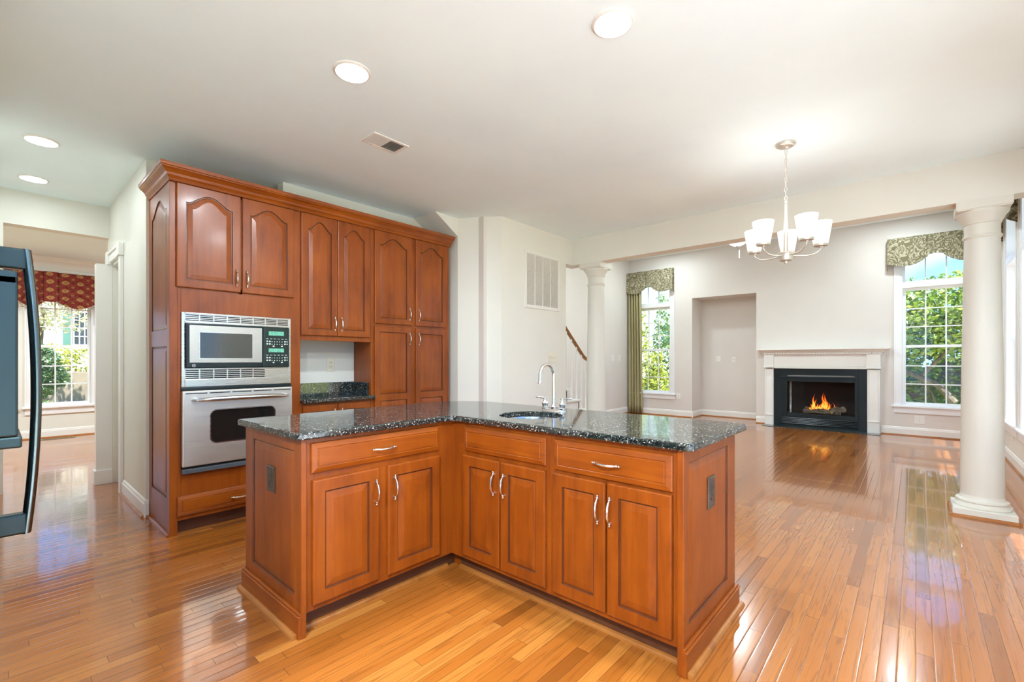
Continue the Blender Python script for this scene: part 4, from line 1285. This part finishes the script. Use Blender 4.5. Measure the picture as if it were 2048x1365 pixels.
for i in range(5):
    a = R(-88 + 72 * i)
    d = Rv * math.cos(a) + Fv * math.sin(a)
    end = Vector((CHX, CHY, 0)) + d * .222
    path = []
    for k in range(15):
        u = k / 14
        ang = u * PI / 2
        rr_ = .035 + (.222 - .035) * math.sin(ang)
        zz = 2.000 - .012 * math.sin(u * PI) * (1 if u < .6 else .6) + (SHZ - .012 - 2.000) * (1 - math.cos(ang)) ** 1.3
        path.append(Vector((CHX, CHY, zz)) + d * rr_)
    ar = obj('arm', MB().tube(path, .0055, 10), 'satin_nickel', t, smooth=True)
    obj('shade_holder', MB().lathe([(.001, -.014), (.012, -.014), (.016, -.006), (.043, -.003), (.0455, .004), (.0455, .012), (.043, .013), (.001, .004)], (end.x, end.y, SHZ), 24), 'satin_nickel', ar, smooth=True)
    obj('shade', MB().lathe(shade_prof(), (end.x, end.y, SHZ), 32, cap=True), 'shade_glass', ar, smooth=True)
    ld = bpy.data.lights.new('bulb', 'POINT'); ld.energy = .8; ld.shadow_soft_size = .03; ld.color = (.98, .96, .94)
    lo = bpy.data.objects.new('bulb_light', ld); COL.objects.link(lo); lo.location = (end.x, end.y, SHZ + .185)

# ------------------------------------------------------------------ ceiling fan in the family room
FNX, FNY = 7.5, 2.035
t = thing('ceiling_fan', 'white glass bowl light with pull chain hanging beyond the beam, left of the chandelier', 'ceiling fan', (FNX, FNY, ZF))
obj('mount', MB().lathe([(.001, ZF), (.07, ZF), (.07, ZF - .02), (.03, ZF - .05), (.013, ZF - .05), (.013, 3.42), (.10, 3.42), (.12, 3.40), (.12, 3.28), (.09, 3.22), (.05, 3.18), (.05, 3.08), (.10, 3.062), (.001, 3.062)], (FNX, FNY, 0), 28), 'nickel', t, smooth=True)
for i in range(5):
    a = 2 * PI * i / 5 + .3
    Mb = Matrix.Translation((FNX, FNY, 3.345)) @ Matrix.Rotation(a, 4, 'Z') @ Matrix.Rotation(R(10), 4, 'X')
    q = MB(Mb).prism([(.11, -.02), (.20, -.055), (.58, -.065), (.62, -.04), (.62, .04), (.58, .065), (.20, .055), (.11, .02)], -.004, .004)
    obj('blade', q, 'trim_white', t)
obj('light_bowl', MB().lathe([(.142, 3.062), (.141, 3.055), (.130, 3.030), (.10, 2.998), (.06, 2.976), (.02, 2.967), (.001, 2.966)], (FNX, FNY, 0), 32), 'bowl_glass', t, smooth=True)
obj('finial', MB().lathe([(.001, 2.968), (.024, 2.966), (.022, 2.960), (.014, 2.954), (.012, 2.945), (.015, 2.942), (.008, 2.934), (.001, 2.932)], (FNX, FNY, 0), 20), 'vent_grey', t, smooth=True)
q = MB().tube([(FNX + .02, FNY - .02, 2.955), (FNX + .02, FNY - .02, 2.80)], .0022, 6); q.sphere((FNX + .02, FNY - .02, 2.795), .006)
obj('pull_chain', q, 'vent_grey', t)
lamp(FNX, FNY, 2.90, 25, .2)

# ------------------------------------------------------------------ fireplace
MX = XF                                   # wall plane
t = thing('fireplace_mantel', 'white dentil-moulded mantel surround on the far wall', 'mantel', (MX - .1, 1.31, 0))
PY = [(2.165, 2.02), (.615, .445)]
for y1, y0 in PY:
    q = MB()
    q.box(MX - .085, y0, .0, MX, y1, 1.07)
    q.box(MX - .10, y0 + .012, .0, MX - .085, y1 - .012, .185)
    q.box(MX - .108, y0 + .006, .185, MX - .08, y1 - .006, .20)
    q.box(MX - .095, y0 + .018, .20, MX - .085, y0 + .026, 1.05).box(MX - .095, y1 - .026, .20, MX - .085, y1 - .018, 1.05)
    obj('pilaster', q, 'trim_white', t, bevel=.003)
q = MB()
q.box(MX - .075, .60, 1.075, MX, 2.035, 1.34)
q.box(MX - .09, .60, 1.075, MX, 2.035, 1.095).box(MX - .085, .60, 1.10, MX, 2.035, 1.112)
for y1, y0 in PY:
    q.box(MX - .115, y0 - .008, 1.12, MX, y1 + .008, 1.335)
    q.box(MX - .128, y0 - .014, 1.085, MX, y1 + .014, 1.12)
q.box(MX - .082, .60, 1.125, MX, 2.035, 1.135)
obj('frieze', q, 'trim_white', t, bevel=.003)
q = MB(); n_ = 44
for i in range(n_):
    y = .435 + (2.175 - .435) * (i + .5) / n_
    q.box(MX - .145, y - .011, 1.338, MX - .115, y + .011, 1.362)
obj('dentils', q, 'trim_white', t)
q = MB()
pr = [(.12, 1.335), (.12, 1.340), (.125, 1.340), (.125, 1.364), (.148, 1.366), (.160, 1.385), (.185, 1.402), (.195, 1.408), (.200, 1.412), (.215, 1.412), (.222, 1.420), (.222, 1.432), (0, 1.432), (0, 1.335)]
rr = []
for s_ in (0, 1, 2, 3):
    ring = []
    for o, z in pr:
        y1, y0 = 2.165 + max(0, o - .10), .445 - max(0, o - .10)
        ring.append([(MX, y1, z), (MX - o, y1, z), (MX - o, y0, z), (MX, y0, z)][s_])
    rr.append(ring)
q.rings(rr)
obj('shelf', q, 'trim_white', t)

t = thing('fireplace_insert', 'black gas fireplace insert with louvres and glass front', 'fireplace', (MX - .05, 1.31, 0))
q = MB()
q.box(MX - .050, 1.885, 0, MX - .005, 2.02, 1.075).box(MX - .050, .615, 0, MX - .005, .738, 1.075).box(MX - .050, .738, .955, MX - .005, 1.885, 1.075).box(MX - .050, .738, 0, MX - .005, 1.885, .03)
obj('surround', q, 'black_enamel', t, bevel=.002)
q = MB()
q.box(MX - .062, 1.80, .17, MX - .02, 1.885, .955).box(MX - .062, .738, .17, MX - .02, .785, .955).box(MX - .062, .785, .835, MX - .02, 1.80, .905).box(MX - .062, .785, .17, MX - .02, 1.80, .245)
q.box(MX - .085, .738, .905, MX - .02, 1.885, .925)
obj('frame', q, 'black_enamel', t, bevel=.003)
q = MB()
for i in range(5):
    z = .055 + i * .026
    Mv = Matrix.Translation((MX - .055, 0, z)) @ Matrix.Rotation(R(28), 4, 'Y')
    q.box(-.015, .738, -.004, .015, 1.885, .004, Mv)
q.box(MX - .03, .738, .03, MX - .02, 1.885, .17)
obj('lower_louvres', q, 'black_enamel', t)
q = MB()
for x0_, x1_, y0_, y1_, z0_, z1_ in ((MX + .36, MX + .38, .74, 1.885, .18, .93), (MX - .02, MX + .38, .72, .745, .18, .93), (MX - .02, MX + .38, 1.88, 1.905, .18, .93), (MX - .02, MX + .38, .74, 1.885, .18, .245), (MX - .02, MX + .38, .74, 1.885, .90, .93)):
    q.box(x0_, y0_, z0_, x1_, y1_, z1_)
obj('firebox', q, 'firebox_dark', t)
q = MB()
for i in range(26):
    z = .255 + i * .0225
    q.tube([(MX - .010 + .004 * math.sin(i), 1.765, z), (MX + .000, 1.735, z + .03)], .004, 5)
obj('mesh_curtain', q, 'stainless_bright', t)
obj('glass_front', MB().box(MX - .028, .785, .245, MX - .025, 1.80, .835), 'fire_glass', t)
def log(p0, p1, r, label, cut=True):
    p0, p1 = Vector(p0), Vector(p1)
    mid = (p0 + p1) / 2
    t = thing('log', label, 'log', mid, 'gas fire logs')
    pts, rad = [], []
    for i in range(11):
        u = i / 10
        p = p0.lerp(p1, u) + Vector((0, 0, .008 * math.sin(u * 7 + r * 100)))
        pts.append(p); rad.append(r * (1 + .10 * math.sin(u * 11 + r * 50) + .05 * math.sin(u * 23)))
    obj('bark', MB().tube(pts, rad, 12), 'log_bark', t, smooth=True)
    d = (p1 - p0).normalized()
    if cut:
        for e_, s_ in ((pts[0], -1), (pts[-1], 1)):
            obj('cut_end', MB().tube([e_ + d * s_ * .001, e_ + d * s_ * .004], [r * .86, r * .80], 12), 'log_cut', t)
    return t
log((MX + .10, 1.56, .290), (MX + .06, 1.00, .288), .042, 'long dark-barked log lying across the front of the fire grate')
log((MX + .03, 1.13, .315), (MX + .16, .955, .345), .058, 'short pale cut log at the right end of the fire')
log((MX + .18, 1.54, .335), (MX + .15, 1.22, .345), .038, 'thin charred log behind the flames')
log((MX + .06, 1.33, .325), (MX + .03, 1.20, .310), .026, 'small pale split log in front of the fire')
t = thing('fire', 'orange and yellow flames rising from the logs', 'fire', (MX + .12, 1.3, .33))
random.seed(5)
tongues = [(1.40, .30, .020), (1.385, .22, .018), (1.415, .18, .018), (1.43, .12, .014), (1.255, .34, .022), (1.24, .28, .024), (1.275, .25, .020), (1.22, .31, .018), (1.205, .22, .018), (1.30, .14, .022), (1.33, .11, .020), (1.36, .13, .018), (1.18, .16, .016), (1.15, .13, .018), (1.10, .15, .011), (1.075, .10, .011), (1.04, .07, .014), (1.17, .09, .020), (1.45, .07, .014), (1.235, .20, .016), (1.125, .07, .014)]
for i, (y, h, w_) in enumerate(tongues):
    q = MB(); rr = []
    xx = MX + .10 + random.uniform(-.03, .03)
    ph = random.uniform(0, 6)
    for k in range(13):
        u = k / 12
        rad = w_ * (math.sin(PI * min(1, u * .9 + .12)) ** 1.1) * (1 - u) ** .55 + .0006
        cy_ = y + .016 * math.sin(u * 6 + ph) * (.3 + u)
        rr.append([(xx + rad * .5 * math.cos(2 * PI * j / 10), cy_ + rad * math.sin(2 * PI * j / 10), .315 + h * u) for j in range(10)])
    q.rings(rr)
    obj('flame', q, 'flame', t, smooth=True)
t = tag(obj('hearth', MB().box(MX - .34, .43, 0, MX - .004, 2.16, .006), 'granite', origin=(MX - .2, 1.3, 0)), 'dark polished granite hearth strip flush with the floor before the fireplace', 'hearth')

# ------------------------------------------------------------------ valances and curtain
def valance(name, label, M, w, zt_, z_side, z_low, z_arch, depth, mat, ears=True, group=None):
    """soft box valance: returns at both sides, scalloped hem with raised middle, box pleats"""
    t = thing(name, label, 'valance', M @ Vector((w / 2, 0, zt_)), group)
    mb = MB(M)
    n = 72; top = []; bot = []
    def hem(u):
        # u 0..1 across; two drops either side of a raised centre arch
        c = abs(u - .5) * 2
        if c < .16: return z_arch - (z_arch - z_low) * .10 * (c / .16)
        s = (c - .16) / .84
        return z_low + (z_arch - z_low) * (abs(s - .48) / .52) ** 2.0 * (.90 if s < .48 else .35)
    def pleat(u):
        p = 0
        for c in (.06, .42, .58, .94):
            d = abs(u - c)
            if d < .018: p += .016 * (1 - d / .018)
        return p
    rr_top, rr_bot = [], []
    path = [(0, 0), (0, -depth * .5)] + [(w * i / n, -depth - .006 * math.sin(PI * ((i / n) * 2 % 1)) + pleat(i / n)) for i in range(n + 1)] + [(w, -depth * .5), (w, 0)]
    us = [0, 0] + [i / n for i in range(n + 1)] + [1, 1]
    rows = []
    for k in range(6):
        f = k / 5
        row = []
        for (x, y), u, i in zip(path, us, range(len(us))):
            zb = hem(u) if 2 <= i < len(us) - 2 else z_side - .10 * (1 if i in (0, len(us) - 1) else .4)
            row.append((x, y - .02 * f * (0 if i in (0, len(us) - 1) else 1), zt_ + (zb - zt_) * f))
        rows.append(row)
    mb.rings(rows, False, False, False)
    o = obj('fabric', mb, mat, t, solid=.006)
    q = MB(M); q.box(.004, -depth + .006, zt_ - .012, w - .004, 0, zt_ - .002)
    obj('board', q, 'lining_white', t)
    return t
valance('valance', 'olive scroll-patterned valance over the curtained window left of the niche', face_W(XF - .001, 5.035), 5.035 - 3.955, 3.235, 2.80, 2.735, 2.86, .12, 'damask_olive', group='scroll-patterned valances')
valance('valance', 'olive scroll-patterned valance over the window right of the fireplace', face_W(XF - .001, .35), .35 + .825, 3.215, 2.80, 2.745, 2.905, .12, 'damask_olive', group='scroll-patterned valances')
for (a, b_), lab in zip(RW, ('brown-green valance at the far end of the right-hand window wall', 'brown-green valance in the middle of the right-hand window wall behind the column capital', 'brown-green valance on the right-hand window wall nearest the big column')):
    valance('valance', lab, face_N(b_ + .10, YR + .001), b_ - a + .20, 3.24, 2.86, 2.80, 2.95, .17, 'damask_brown', group='valances on the right-hand wall')
# curtain panel
t = thing('curtain', 'long pleated olive curtain panel hanging left of the family room window', 'curtain', (XF - .1, 4.93, 0))
mb = MB(face_W(XF - .01, 5.02)); rows = []
for k in range(15):
    f = k / 14; z = 2.86 * (1 - f) + .015
    row = []
    for i in range(81):
        u = i / 80
        x = .03 + (.285 + .05 * f) * u
        y = -.068 - (.048 - .012 * f) * math.sin(u * 2 * PI * 4.6 + .5 * math.sin(u * 9 + f * 2)) - .012 * math.sin(u * 2 * PI * 2 + f)
        row.append((x, y, z))
    rows.append(row)
mb.rings(rows, False, False, False)
obj('fabric', mb, 'curtain_olive', t, smooth=True, solid=.004)
obj('tieback_edge', MB().tube([tuple(face_W(XF - .01, 5.02) @ Vector((.335 + .012 * math.sin(k * .4), -.06, .30 - k * .02))) for k in range(12)], .006, 6), 'curtain_olive', t)

# dining valance: red damask swags with tassel fringe
t = thing('valance', 'red and gold damask swag valance with tassel fringe over the dining window', 'valance', (.6, YD - .1, 2.6))
def dine_val():
    M = face_S(-.75, YD - .004); w = 1.945; zt_ = 2.615
    mb = MB(M); n = 150; rows = []
    cen = [.32, .975, 1.62]          # swag centres at the pleat columns half-way
    def hem(x):
        # pleat columns at x = .28, .98(=.23 world), 1.345.. ; droops between
        cols = [(.02, .09), (.88, .10), (1.34, .075), (1.92, .06)]
        z = 2.09
        for c, hw in cols:
            d = abs(x - c)
            if d < hw: return 2.15
        # parabola between neighbouring columns
        L = max([c + hw for c, hw in cols if c + hw <= x + 1e-6] or [0]); Rr = min([c - hw for c, hw in cols if c - hw >= x - 1e-6] or [w])
        u = (x - L) / max(.01, Rr - L)
        return 2.14 - .085 * math.sin(PI * u)
    K = 40
    for k in range(K + 1):
        f = k / K; row = []
        for i in range(n + 1):
            x = w * i / n
            zb = hem(x); z = zt_ + (zb - zt_) * f
            dr = max(0, 2.14 - zb) / .085
            y = -.13 - .020 * min(1, dr * 1.6) * math.sin(f * (2.2 + 2.2 * dr) * PI * 2 - 1.0) - .03 * f * dr - (.022 if dr < .05 else 0)
            row.append((x, y, z))
        rows.append(row)
    mb.rings(rows, False, False, False)
    obj('fabric', mb, 'damask_red', t, smooth=True, solid=.006)
    fr = MB(M)
    pts = []
    for i in range(n + 1):
        x = w * i / n; dr = max(0, 2.14 - hem(x)) / .085
        pts.append((x, -.135 - .03 * dr, hem(x) - .004))
    fr.tube(pts, .006, 6)
    obj('fringe_braid', fr, 'tassel', t)
    for i in range(2, n, 3):
        x, y, z = pts[i]
        ts = MB(M).lathe([(.001, 0), (.004, -.004), (.006, -.012), (.004, -.016), (.008, -.030), (.011, -.040), (.001, -.041)], (x, y, z - .004), 8)
        obj('tassel', ts, 'tassel', t)
    q = MB(M); q.box(0, -.12, zt_ - .02, w, 0, zt_ - .004); obj('board', q, 'lining_white', t)
    # side tail
    q = MB(M).prism([(w - .05, 1.86), (w, 1.84), (w + .012, 2.4), (w - .05, 2.4)], -.10, -.07, 'y')
    obj('side_tail', q, 'damask_red', t)
dine_val()

# ------------------------------------------------------------------ staircase
SY0, SY1 = 3.62, 4.86
TR, RI = .30, .167
t = thing('staircase', 'carpeted white staircase rising to the left behind the grille wall', 'staircase', (5.5, 4.2, 0))
xb = 6.45
for i in range(9):
    z = RI * (i + 1); xe = xb - TR * i
    o = obj('tread', MB().box(xe - TR - .02, SY0 - .03, z - .030, xe + .032, SY1, z), 'column_cream', t, bevel=.008, seg=3)
    obj('riser', MB().box(xe - .018, SY0, z - RI, xe, SY1, z - .030), 'trim_white', o)
q = MB(); poly = [(xb, 0)]
for i in range(9):
    poly += [(xb - TR * i, RI * (i + 1) - .03), (xb - TR * (i + 1), RI * (i + 1) - .03)]
poly += [(xb - TR * 9, RI * 7.4), (xb - TR * 1.6, 0)]
q.prism(poly, SY0, SY0 + .03, 'y')
obj('stringer', q, 'trim_white', t)
t = thing('stair_railing', 'polished brown wooden handrail with white balusters on the staircase', 'railing', (5.6, 3.75, 0))
RY = SY0 + .05
def rail_z(x):
    return max(1.235, 1.235 + (5.80 - x) * .86)
path = []
for i in range(40):
    x = 4.98 + (6.19 - 4.98) * i / 39
    z = sum(rail_z(x + d) for d in (-.09, -.045, 0, .045, .09)) / 5
    path.append((x, RY, z))
rr = []
for p in path:
    rr.append([(p[0], RY + .030 * math.cos(2 * PI * k / 14), p[2] + (.024 if math.sin(2 * PI * k / 14) > 0 else .030) * math.sin(2 * PI * k / 14)) for k in range(14)])
obj('handrail', MB().rings(rr), 'rail_wood', t, smooth=True)
for i in range(9):
    x = 5.05 + i * .128
    step = int((xb - x) / TR) + 1
    z0 = max(RI, RI * step)
    obj('baluster', MB().lathe([(.016, z0), (.016, z0 + .18), (.011, z0 + .2), (.013, z0 + .24), (.010, rail_z(x) - .02)], (x, RY, 0), 10), 'trim_white', t, smooth=True)
obj('newel_post', MB().lathe([(.045, RI), (.045, RI + .3), (.03, RI + .33), (.036, RI + .5), (.026, 1.15), (.04, 1.20), (.04, 1.24)], (6.16, RY, 0), 20), 'trim_white', t, smooth=True)

# ------------------------------------------------------------------ outdoors
gq = MB(); gq.box(-40, YD + .17, -.45, 60, 70, -.35); gq.box(XF + .17, -40, -.45, 60, YD + .17, -.35); gq.box(-40, -40, -.45, XF + .17, -1.03, -.36)
struct('ground', gq, 'grass')
struct('bounce_patio', MB().box(-9.5, -9.5, -.36, 9.5, -1.03, -.12).box(-9.5, -1.03, -.36, -2.56, 3.5, -.12), 'bounce_stone')  # unseen pale slab, added to bounce sunlight through the glass doors
struct('sun_cut_eave', MB().box(-2.7, -1.75, ZC + .16, 5.3, -1.02, ZC + .28).box(5.3, -1.75, ZF + .12, XF + .2, -1.02, ZF + .24), 'trim_white')  # unseen overhang added to keep the sun patches short
struct('exterior_wall', MB().box(-2.7, -1.02, ZC + .09, 5.08, -.86 + .02, ZF + .3).box(-2.7, -.9, ZC + .09, 5.05, 6.4, ZC + .12), 'siding_white')

def leaves(mb, centers, n, size, flat=.5, rnd=random):
    """leaf blades scattered through ellipsoids; centers: (x,y,z,rx,ry,rz)"""
    tot = sum((c[3] * c[4] * c[5]) ** .67 for c in centers)
    for c in centers:
        m_ = int(n * (c[3] * c[4] * c[5]) ** .67 / tot)
        for _ in range(m_):
            while True:
                u = Vector((rnd.uniform(-1, 1), rnd.uniform(-1, 1), rnd.uniform(-1, 1)))
                if .25 < u.length < 1: break
            u = u.normalized() * (u.length ** .45)
            p = Vector((c[0] + u.x * c[3], c[1] + u.y * c[4], c[2] + u.z * c[5]))
            d = Vector((rnd.gauss(0, 1), rnd.gauss(0, 1), rnd.gauss(-.25, flat))).normalized()
            s = d.cross(Vector((rnd.gauss(0, 1), rnd.gauss(0, 1), rnd.gauss(0, 1)))).normalized()
            up = d.cross(s).normalized()
            L = size * rnd.uniform(.65, 1.3); wv = L * .30
            mb.add([p, p + d * L * .45 + s * wv + up * L * .08, p + d * L, p + d * L * .45 - s * wv + up * L * .08], [(0, 1, 2, 3)])
def plant(name, label, cat, base, trunk, centers, n, size, mat, group=None, flat=.5):
    t = thing(name, label, cat, base, group)
    q = MB()
    for pts, rad in trunk: q.tube(pts, rad, 8)
    if trunk: obj('trunk', q, 'bark', t, smooth=True)
    mb = MB(); leaves(mb, centers, n, size, flat)
    obj('foliage', mb, mat, t)
    return t
random.seed(11)
# broadleaf tree outside the right window
plant('broadleaf_tree', 'big bright-leaved tree with slanting branches outside the window right of the fireplace', 'tree', (13.3, -.1, -.35),
      [([(13.5, .9, -.35), (13.4, .85, .6), (13.2, .62, 1.55)], [.10, .08, .06]), ([(13.3, .70, 1.35), (13.2, .1, .95), (13.1, -.35, .70), (13.0, -.6, .35)], [.055, .06, .065, .07]), ([(13.1, -.1, .9), (13.1, -.4, 1.3), (13.2, -.7, 1.8)], [.04, .035, .02]), ([(13.2, .1, 1.0), (13.2, -.25, .55), (13.1, -.42, -.1)], [.02, .02, .02])],
      [(13.4, .2, 2.35, .9, 1.5, .62), (13.7, -.9, 2.55, .8, 1.3, .62), (13.4, .3, 1.75, .8, 1.3, .5), (13.6, -.9, 1.75, .8, 1.3, .55), (13.5, .55, 1.15, .5, .6, .4), (13.9, .0, 2.2, .6, 2.2, .9)], 9500, .125, 'leaf_bright')
plant('broadleaf_tree', 'darker leafy shrub low behind the right window', 'shrub', (13.9, -.2, -.35), [], [(14.0, .55, .95, .5, .7, .6), (13.5, -.1, -.05, .5, 1.0, .42), (14.1, -.9, .2, .5, .9, .5), (14.3, 0, 1.3, .5, 2.2, .9), (13.2, .5, .25, .4, .5, .35)], 4200, .12, 'leaf_mid')
struct('fence', MB().box(15.2, -2.3, -.35, 15.3, -.35, 1.28).box(15.2, -.35, -.35, 15.3, 2.4, 1.05), 'fence_dark')
# arborvitae outside the curtained window
def cone_cent(x, y, z0, h, r, n=7):
    return [(x, y, z0 + h * (i + .5) / n, r * (1 - .88 * (i + .3) / n) + .05, r * (1 - .88 * (i + .3) / n) + .05, h / n * .72) for i in range(n)]
for (x, y, h, r, mat, lab) in [(13.6, 6.60, 3.2, .62, 'leaf_yellow', 'yellow-green arborvitae seen at the left of the curtained window'), (14.3, 6.15, 3.55, .55, 'leaf_mid', 'taller mid-green arborvitae in the middle of the curtained window'), (13.2, 5.85, 1.7, .55, 'leaf_yellow', 'low bushy yellow-green conifer at the foot of the curtained window'), (14.6, 5.55, 2.7, .50, 'leaf_dark', 'dark green arborvitae at the right side of the curtained window')]:
    plant('arborvitae', lab, 'tree', (x, y, -.35), [([(x, y, -.35), (x, y, .2)], [.06, .05])], cone_cent(x, y, -.3, h, r), 1900, .11, mat, 'arborvitae outside the family room window', .9)
# house beyond
t = thing('house', 'white gabled neighbour house beyond the arborvitae', 'house', (22, 9.6, 0))
obj('wall', MB().prism([(4.5, -.4), (14.5, -.4), (14.5, 4.5), (11.2, 7.0), (4.5, 3.2)], 22, 30, 'x'), 'siding_white', t)
obj('roof', MB().prism([(4.2, 3.2), (11.2, 7.15), (14.8, 4.4), (14.8, 4.6), (11.2, 7.45), (4.2, 3.5)], 21.6, 30.3, 'x').prism([(6.8, 5.2), (8.2, 5.2), (8.2, 6.8), (6.8, 6.8)], 23, 25, 'x'), 'roof_slate', t)
q = MB().box(21.96, 8.6, 2.0, 22.02, 9.4, 2.9); w_ = obj('window', q, 'shutter_green', t)

# dining side garden
plant('conifer', 'round dark conifer on the lawn outside the dining window', 'tree', (.62, 13.6, -.35), [([(.62, 13.6, -.35), (.62, 13.6, .6)], [.05, .05])], [(.62, 13.6, 1.15, .33, .3, .36), (.78, 13.6, .90, .28, .3, .28), (.58, 13.6, .66, .30, .3, .22), (.52, 13.6, 1.45, .18, .25, .26)], 4200, .065, 'leaf_dark', 'shrubs outside the dining window', .7)
plant('shrub', 'low green shrub directly under the dining window view', 'shrub', (.62, 12.6, -.35), [], [(.60, 12.6, .20, .26, .25, .22), (.42, 12.5, .34, .18, .2, .18)], 1700, .06, 'leaf_mid', 'shrubs outside the dining window')
plant('shrub', 'sparse ground-cover shrub at the lower right of the dining window', 'shrub', (1.2, 13.0, -.35), [], [(1.15, 13.0, .02, .42, .25, .12)], 700, .06, 'leaf_mid', 'shrubs outside the dining window')
plant('maple_tree', 'green leafy tree hanging into the upper right of the dining window', 'tree', (2.9, 18, -.35), [([(3.4, 18, -.35), (3.2, 18, 2.5), (2.9, 18, 3.6)], [.14, .11, .07])], [(2.15, 17.6, 3.3, .75, .8, .65), (2.6, 17.8, 2.55, .55, .6, .4), (2.9, 18, 3.8, 1.0, 1, .8)], 2200, .17, 'leaf_mid')
plant('blossom_tree', 'pale blossoming tree in the upper left of the dining window', 'tree', (1.0, 22, -.35), [([(1.0, 22, -.35), (1.0, 22, 1.8), (1.1, 22, 3)], [.12, .09, .05])], [(.7, 22, 3.3, 1.3, 1, .9), (1.6, 22, 2.8, .9, .8, .6), (.2, 22, 2.3, .9, .8, .7)], 1700, .16, 'leaf_pale')
plant('shrub', 'pale green shrub row below the neighbour house in the dining window', 'shrub', (2.0, 25, -.3), [], [(1.3, 25, 1.3, 1.0, .5, .6), (2.6, 25, 1.2, .9, .5, .5), (.2, 25, 1.0, .8, .5, .6)], 1500, .15, 'leaf_yellow')
struct('ground_bed', MB().prism([(-6, -.36), (8, -.36), (8, .75), (-6, .75)], 24.0, 28, 'y'), 'mulch')
t = thing('house', 'white neighbour house with green shutters seen through the dining window', 'house', (3, 34, 0))
obj('wall', MB().box(1.4, 34, -.4, 14, 42, 7), 'siding_white', t)
for wx in (2.85, 5.2):
    for wz in (2.05,):
        w_ = obj('window', MB().box(wx, 33.93, wz, wx + .62, 34.02, wz + 1.75), 'fence_dark', t)
        q = MB(); frame_rect(q, wx - .06, wx + .68, wz - .06, wz + 1.81, .07, .07, 33.9, 33.96); bars(q, wx, wx + .62, wz, wz + 1.75, 3, 4, 33.91, 33.94, .04)
        obj('window_frame', q, 'window_white', w_)
        for sx in (wx - .44, wx + .70): obj('shutter', MB().box(sx, 33.9, wz - .05, sx + .36, 33.98, wz + 1.8), 'shutter_green', t, bevel=.01)
obj('roof', MB().prism([(1.0, 7), (14.4, 7), (7.7, 10)], 33.6, 42.4, 'y'), 'roof_slate', t)
# trees to the right, seen as reflections and through the side windows
plant('broadleaf_tree', 'leafy tree outside the right-hand windows', 'tree', (8.0, -5.6, -.35), [([(8, -5.6, -.35), (8, -5.6, 2)], [.12, .09])], [(8, -5.6, 2.6, 1.6, 1.2, 1.5), (6.6, -6, 2.0, 1.2, 1, 1.2)], 1500, .28, 'leaf_mid')

# ------------------------------------------------------------------ added recessed fill lamps, out of view, with no known fixtures
for x, y, w_ in ((-1.1, .4, 90), (-1.1, -.45, 90), (.35, -.45, 20), (2.6, -.35, 12)):
    can_light(x, y, ZC, 'added fill light behind the camera, recessed in the kitchen ceiling out of view', w_)
for x, y in ((6.6, 3.9), (9.0, 3.9), (6.6, .2), (9.0, .2)):
    can_light(x, y, ZF, 'added fill light in the high family room ceiling, out of view', 15)
can_light(-.8, 8.3, ZD, 'added fill light in the dining room ceiling, out of view', 55)
can_light(2.2, 8.3, ZD, 'added fill light in the dining room ceiling on the right, out of view', 55)
can_light(5.0, 4.3, ZF, 'added fill light over the staircase, out of view', 20)
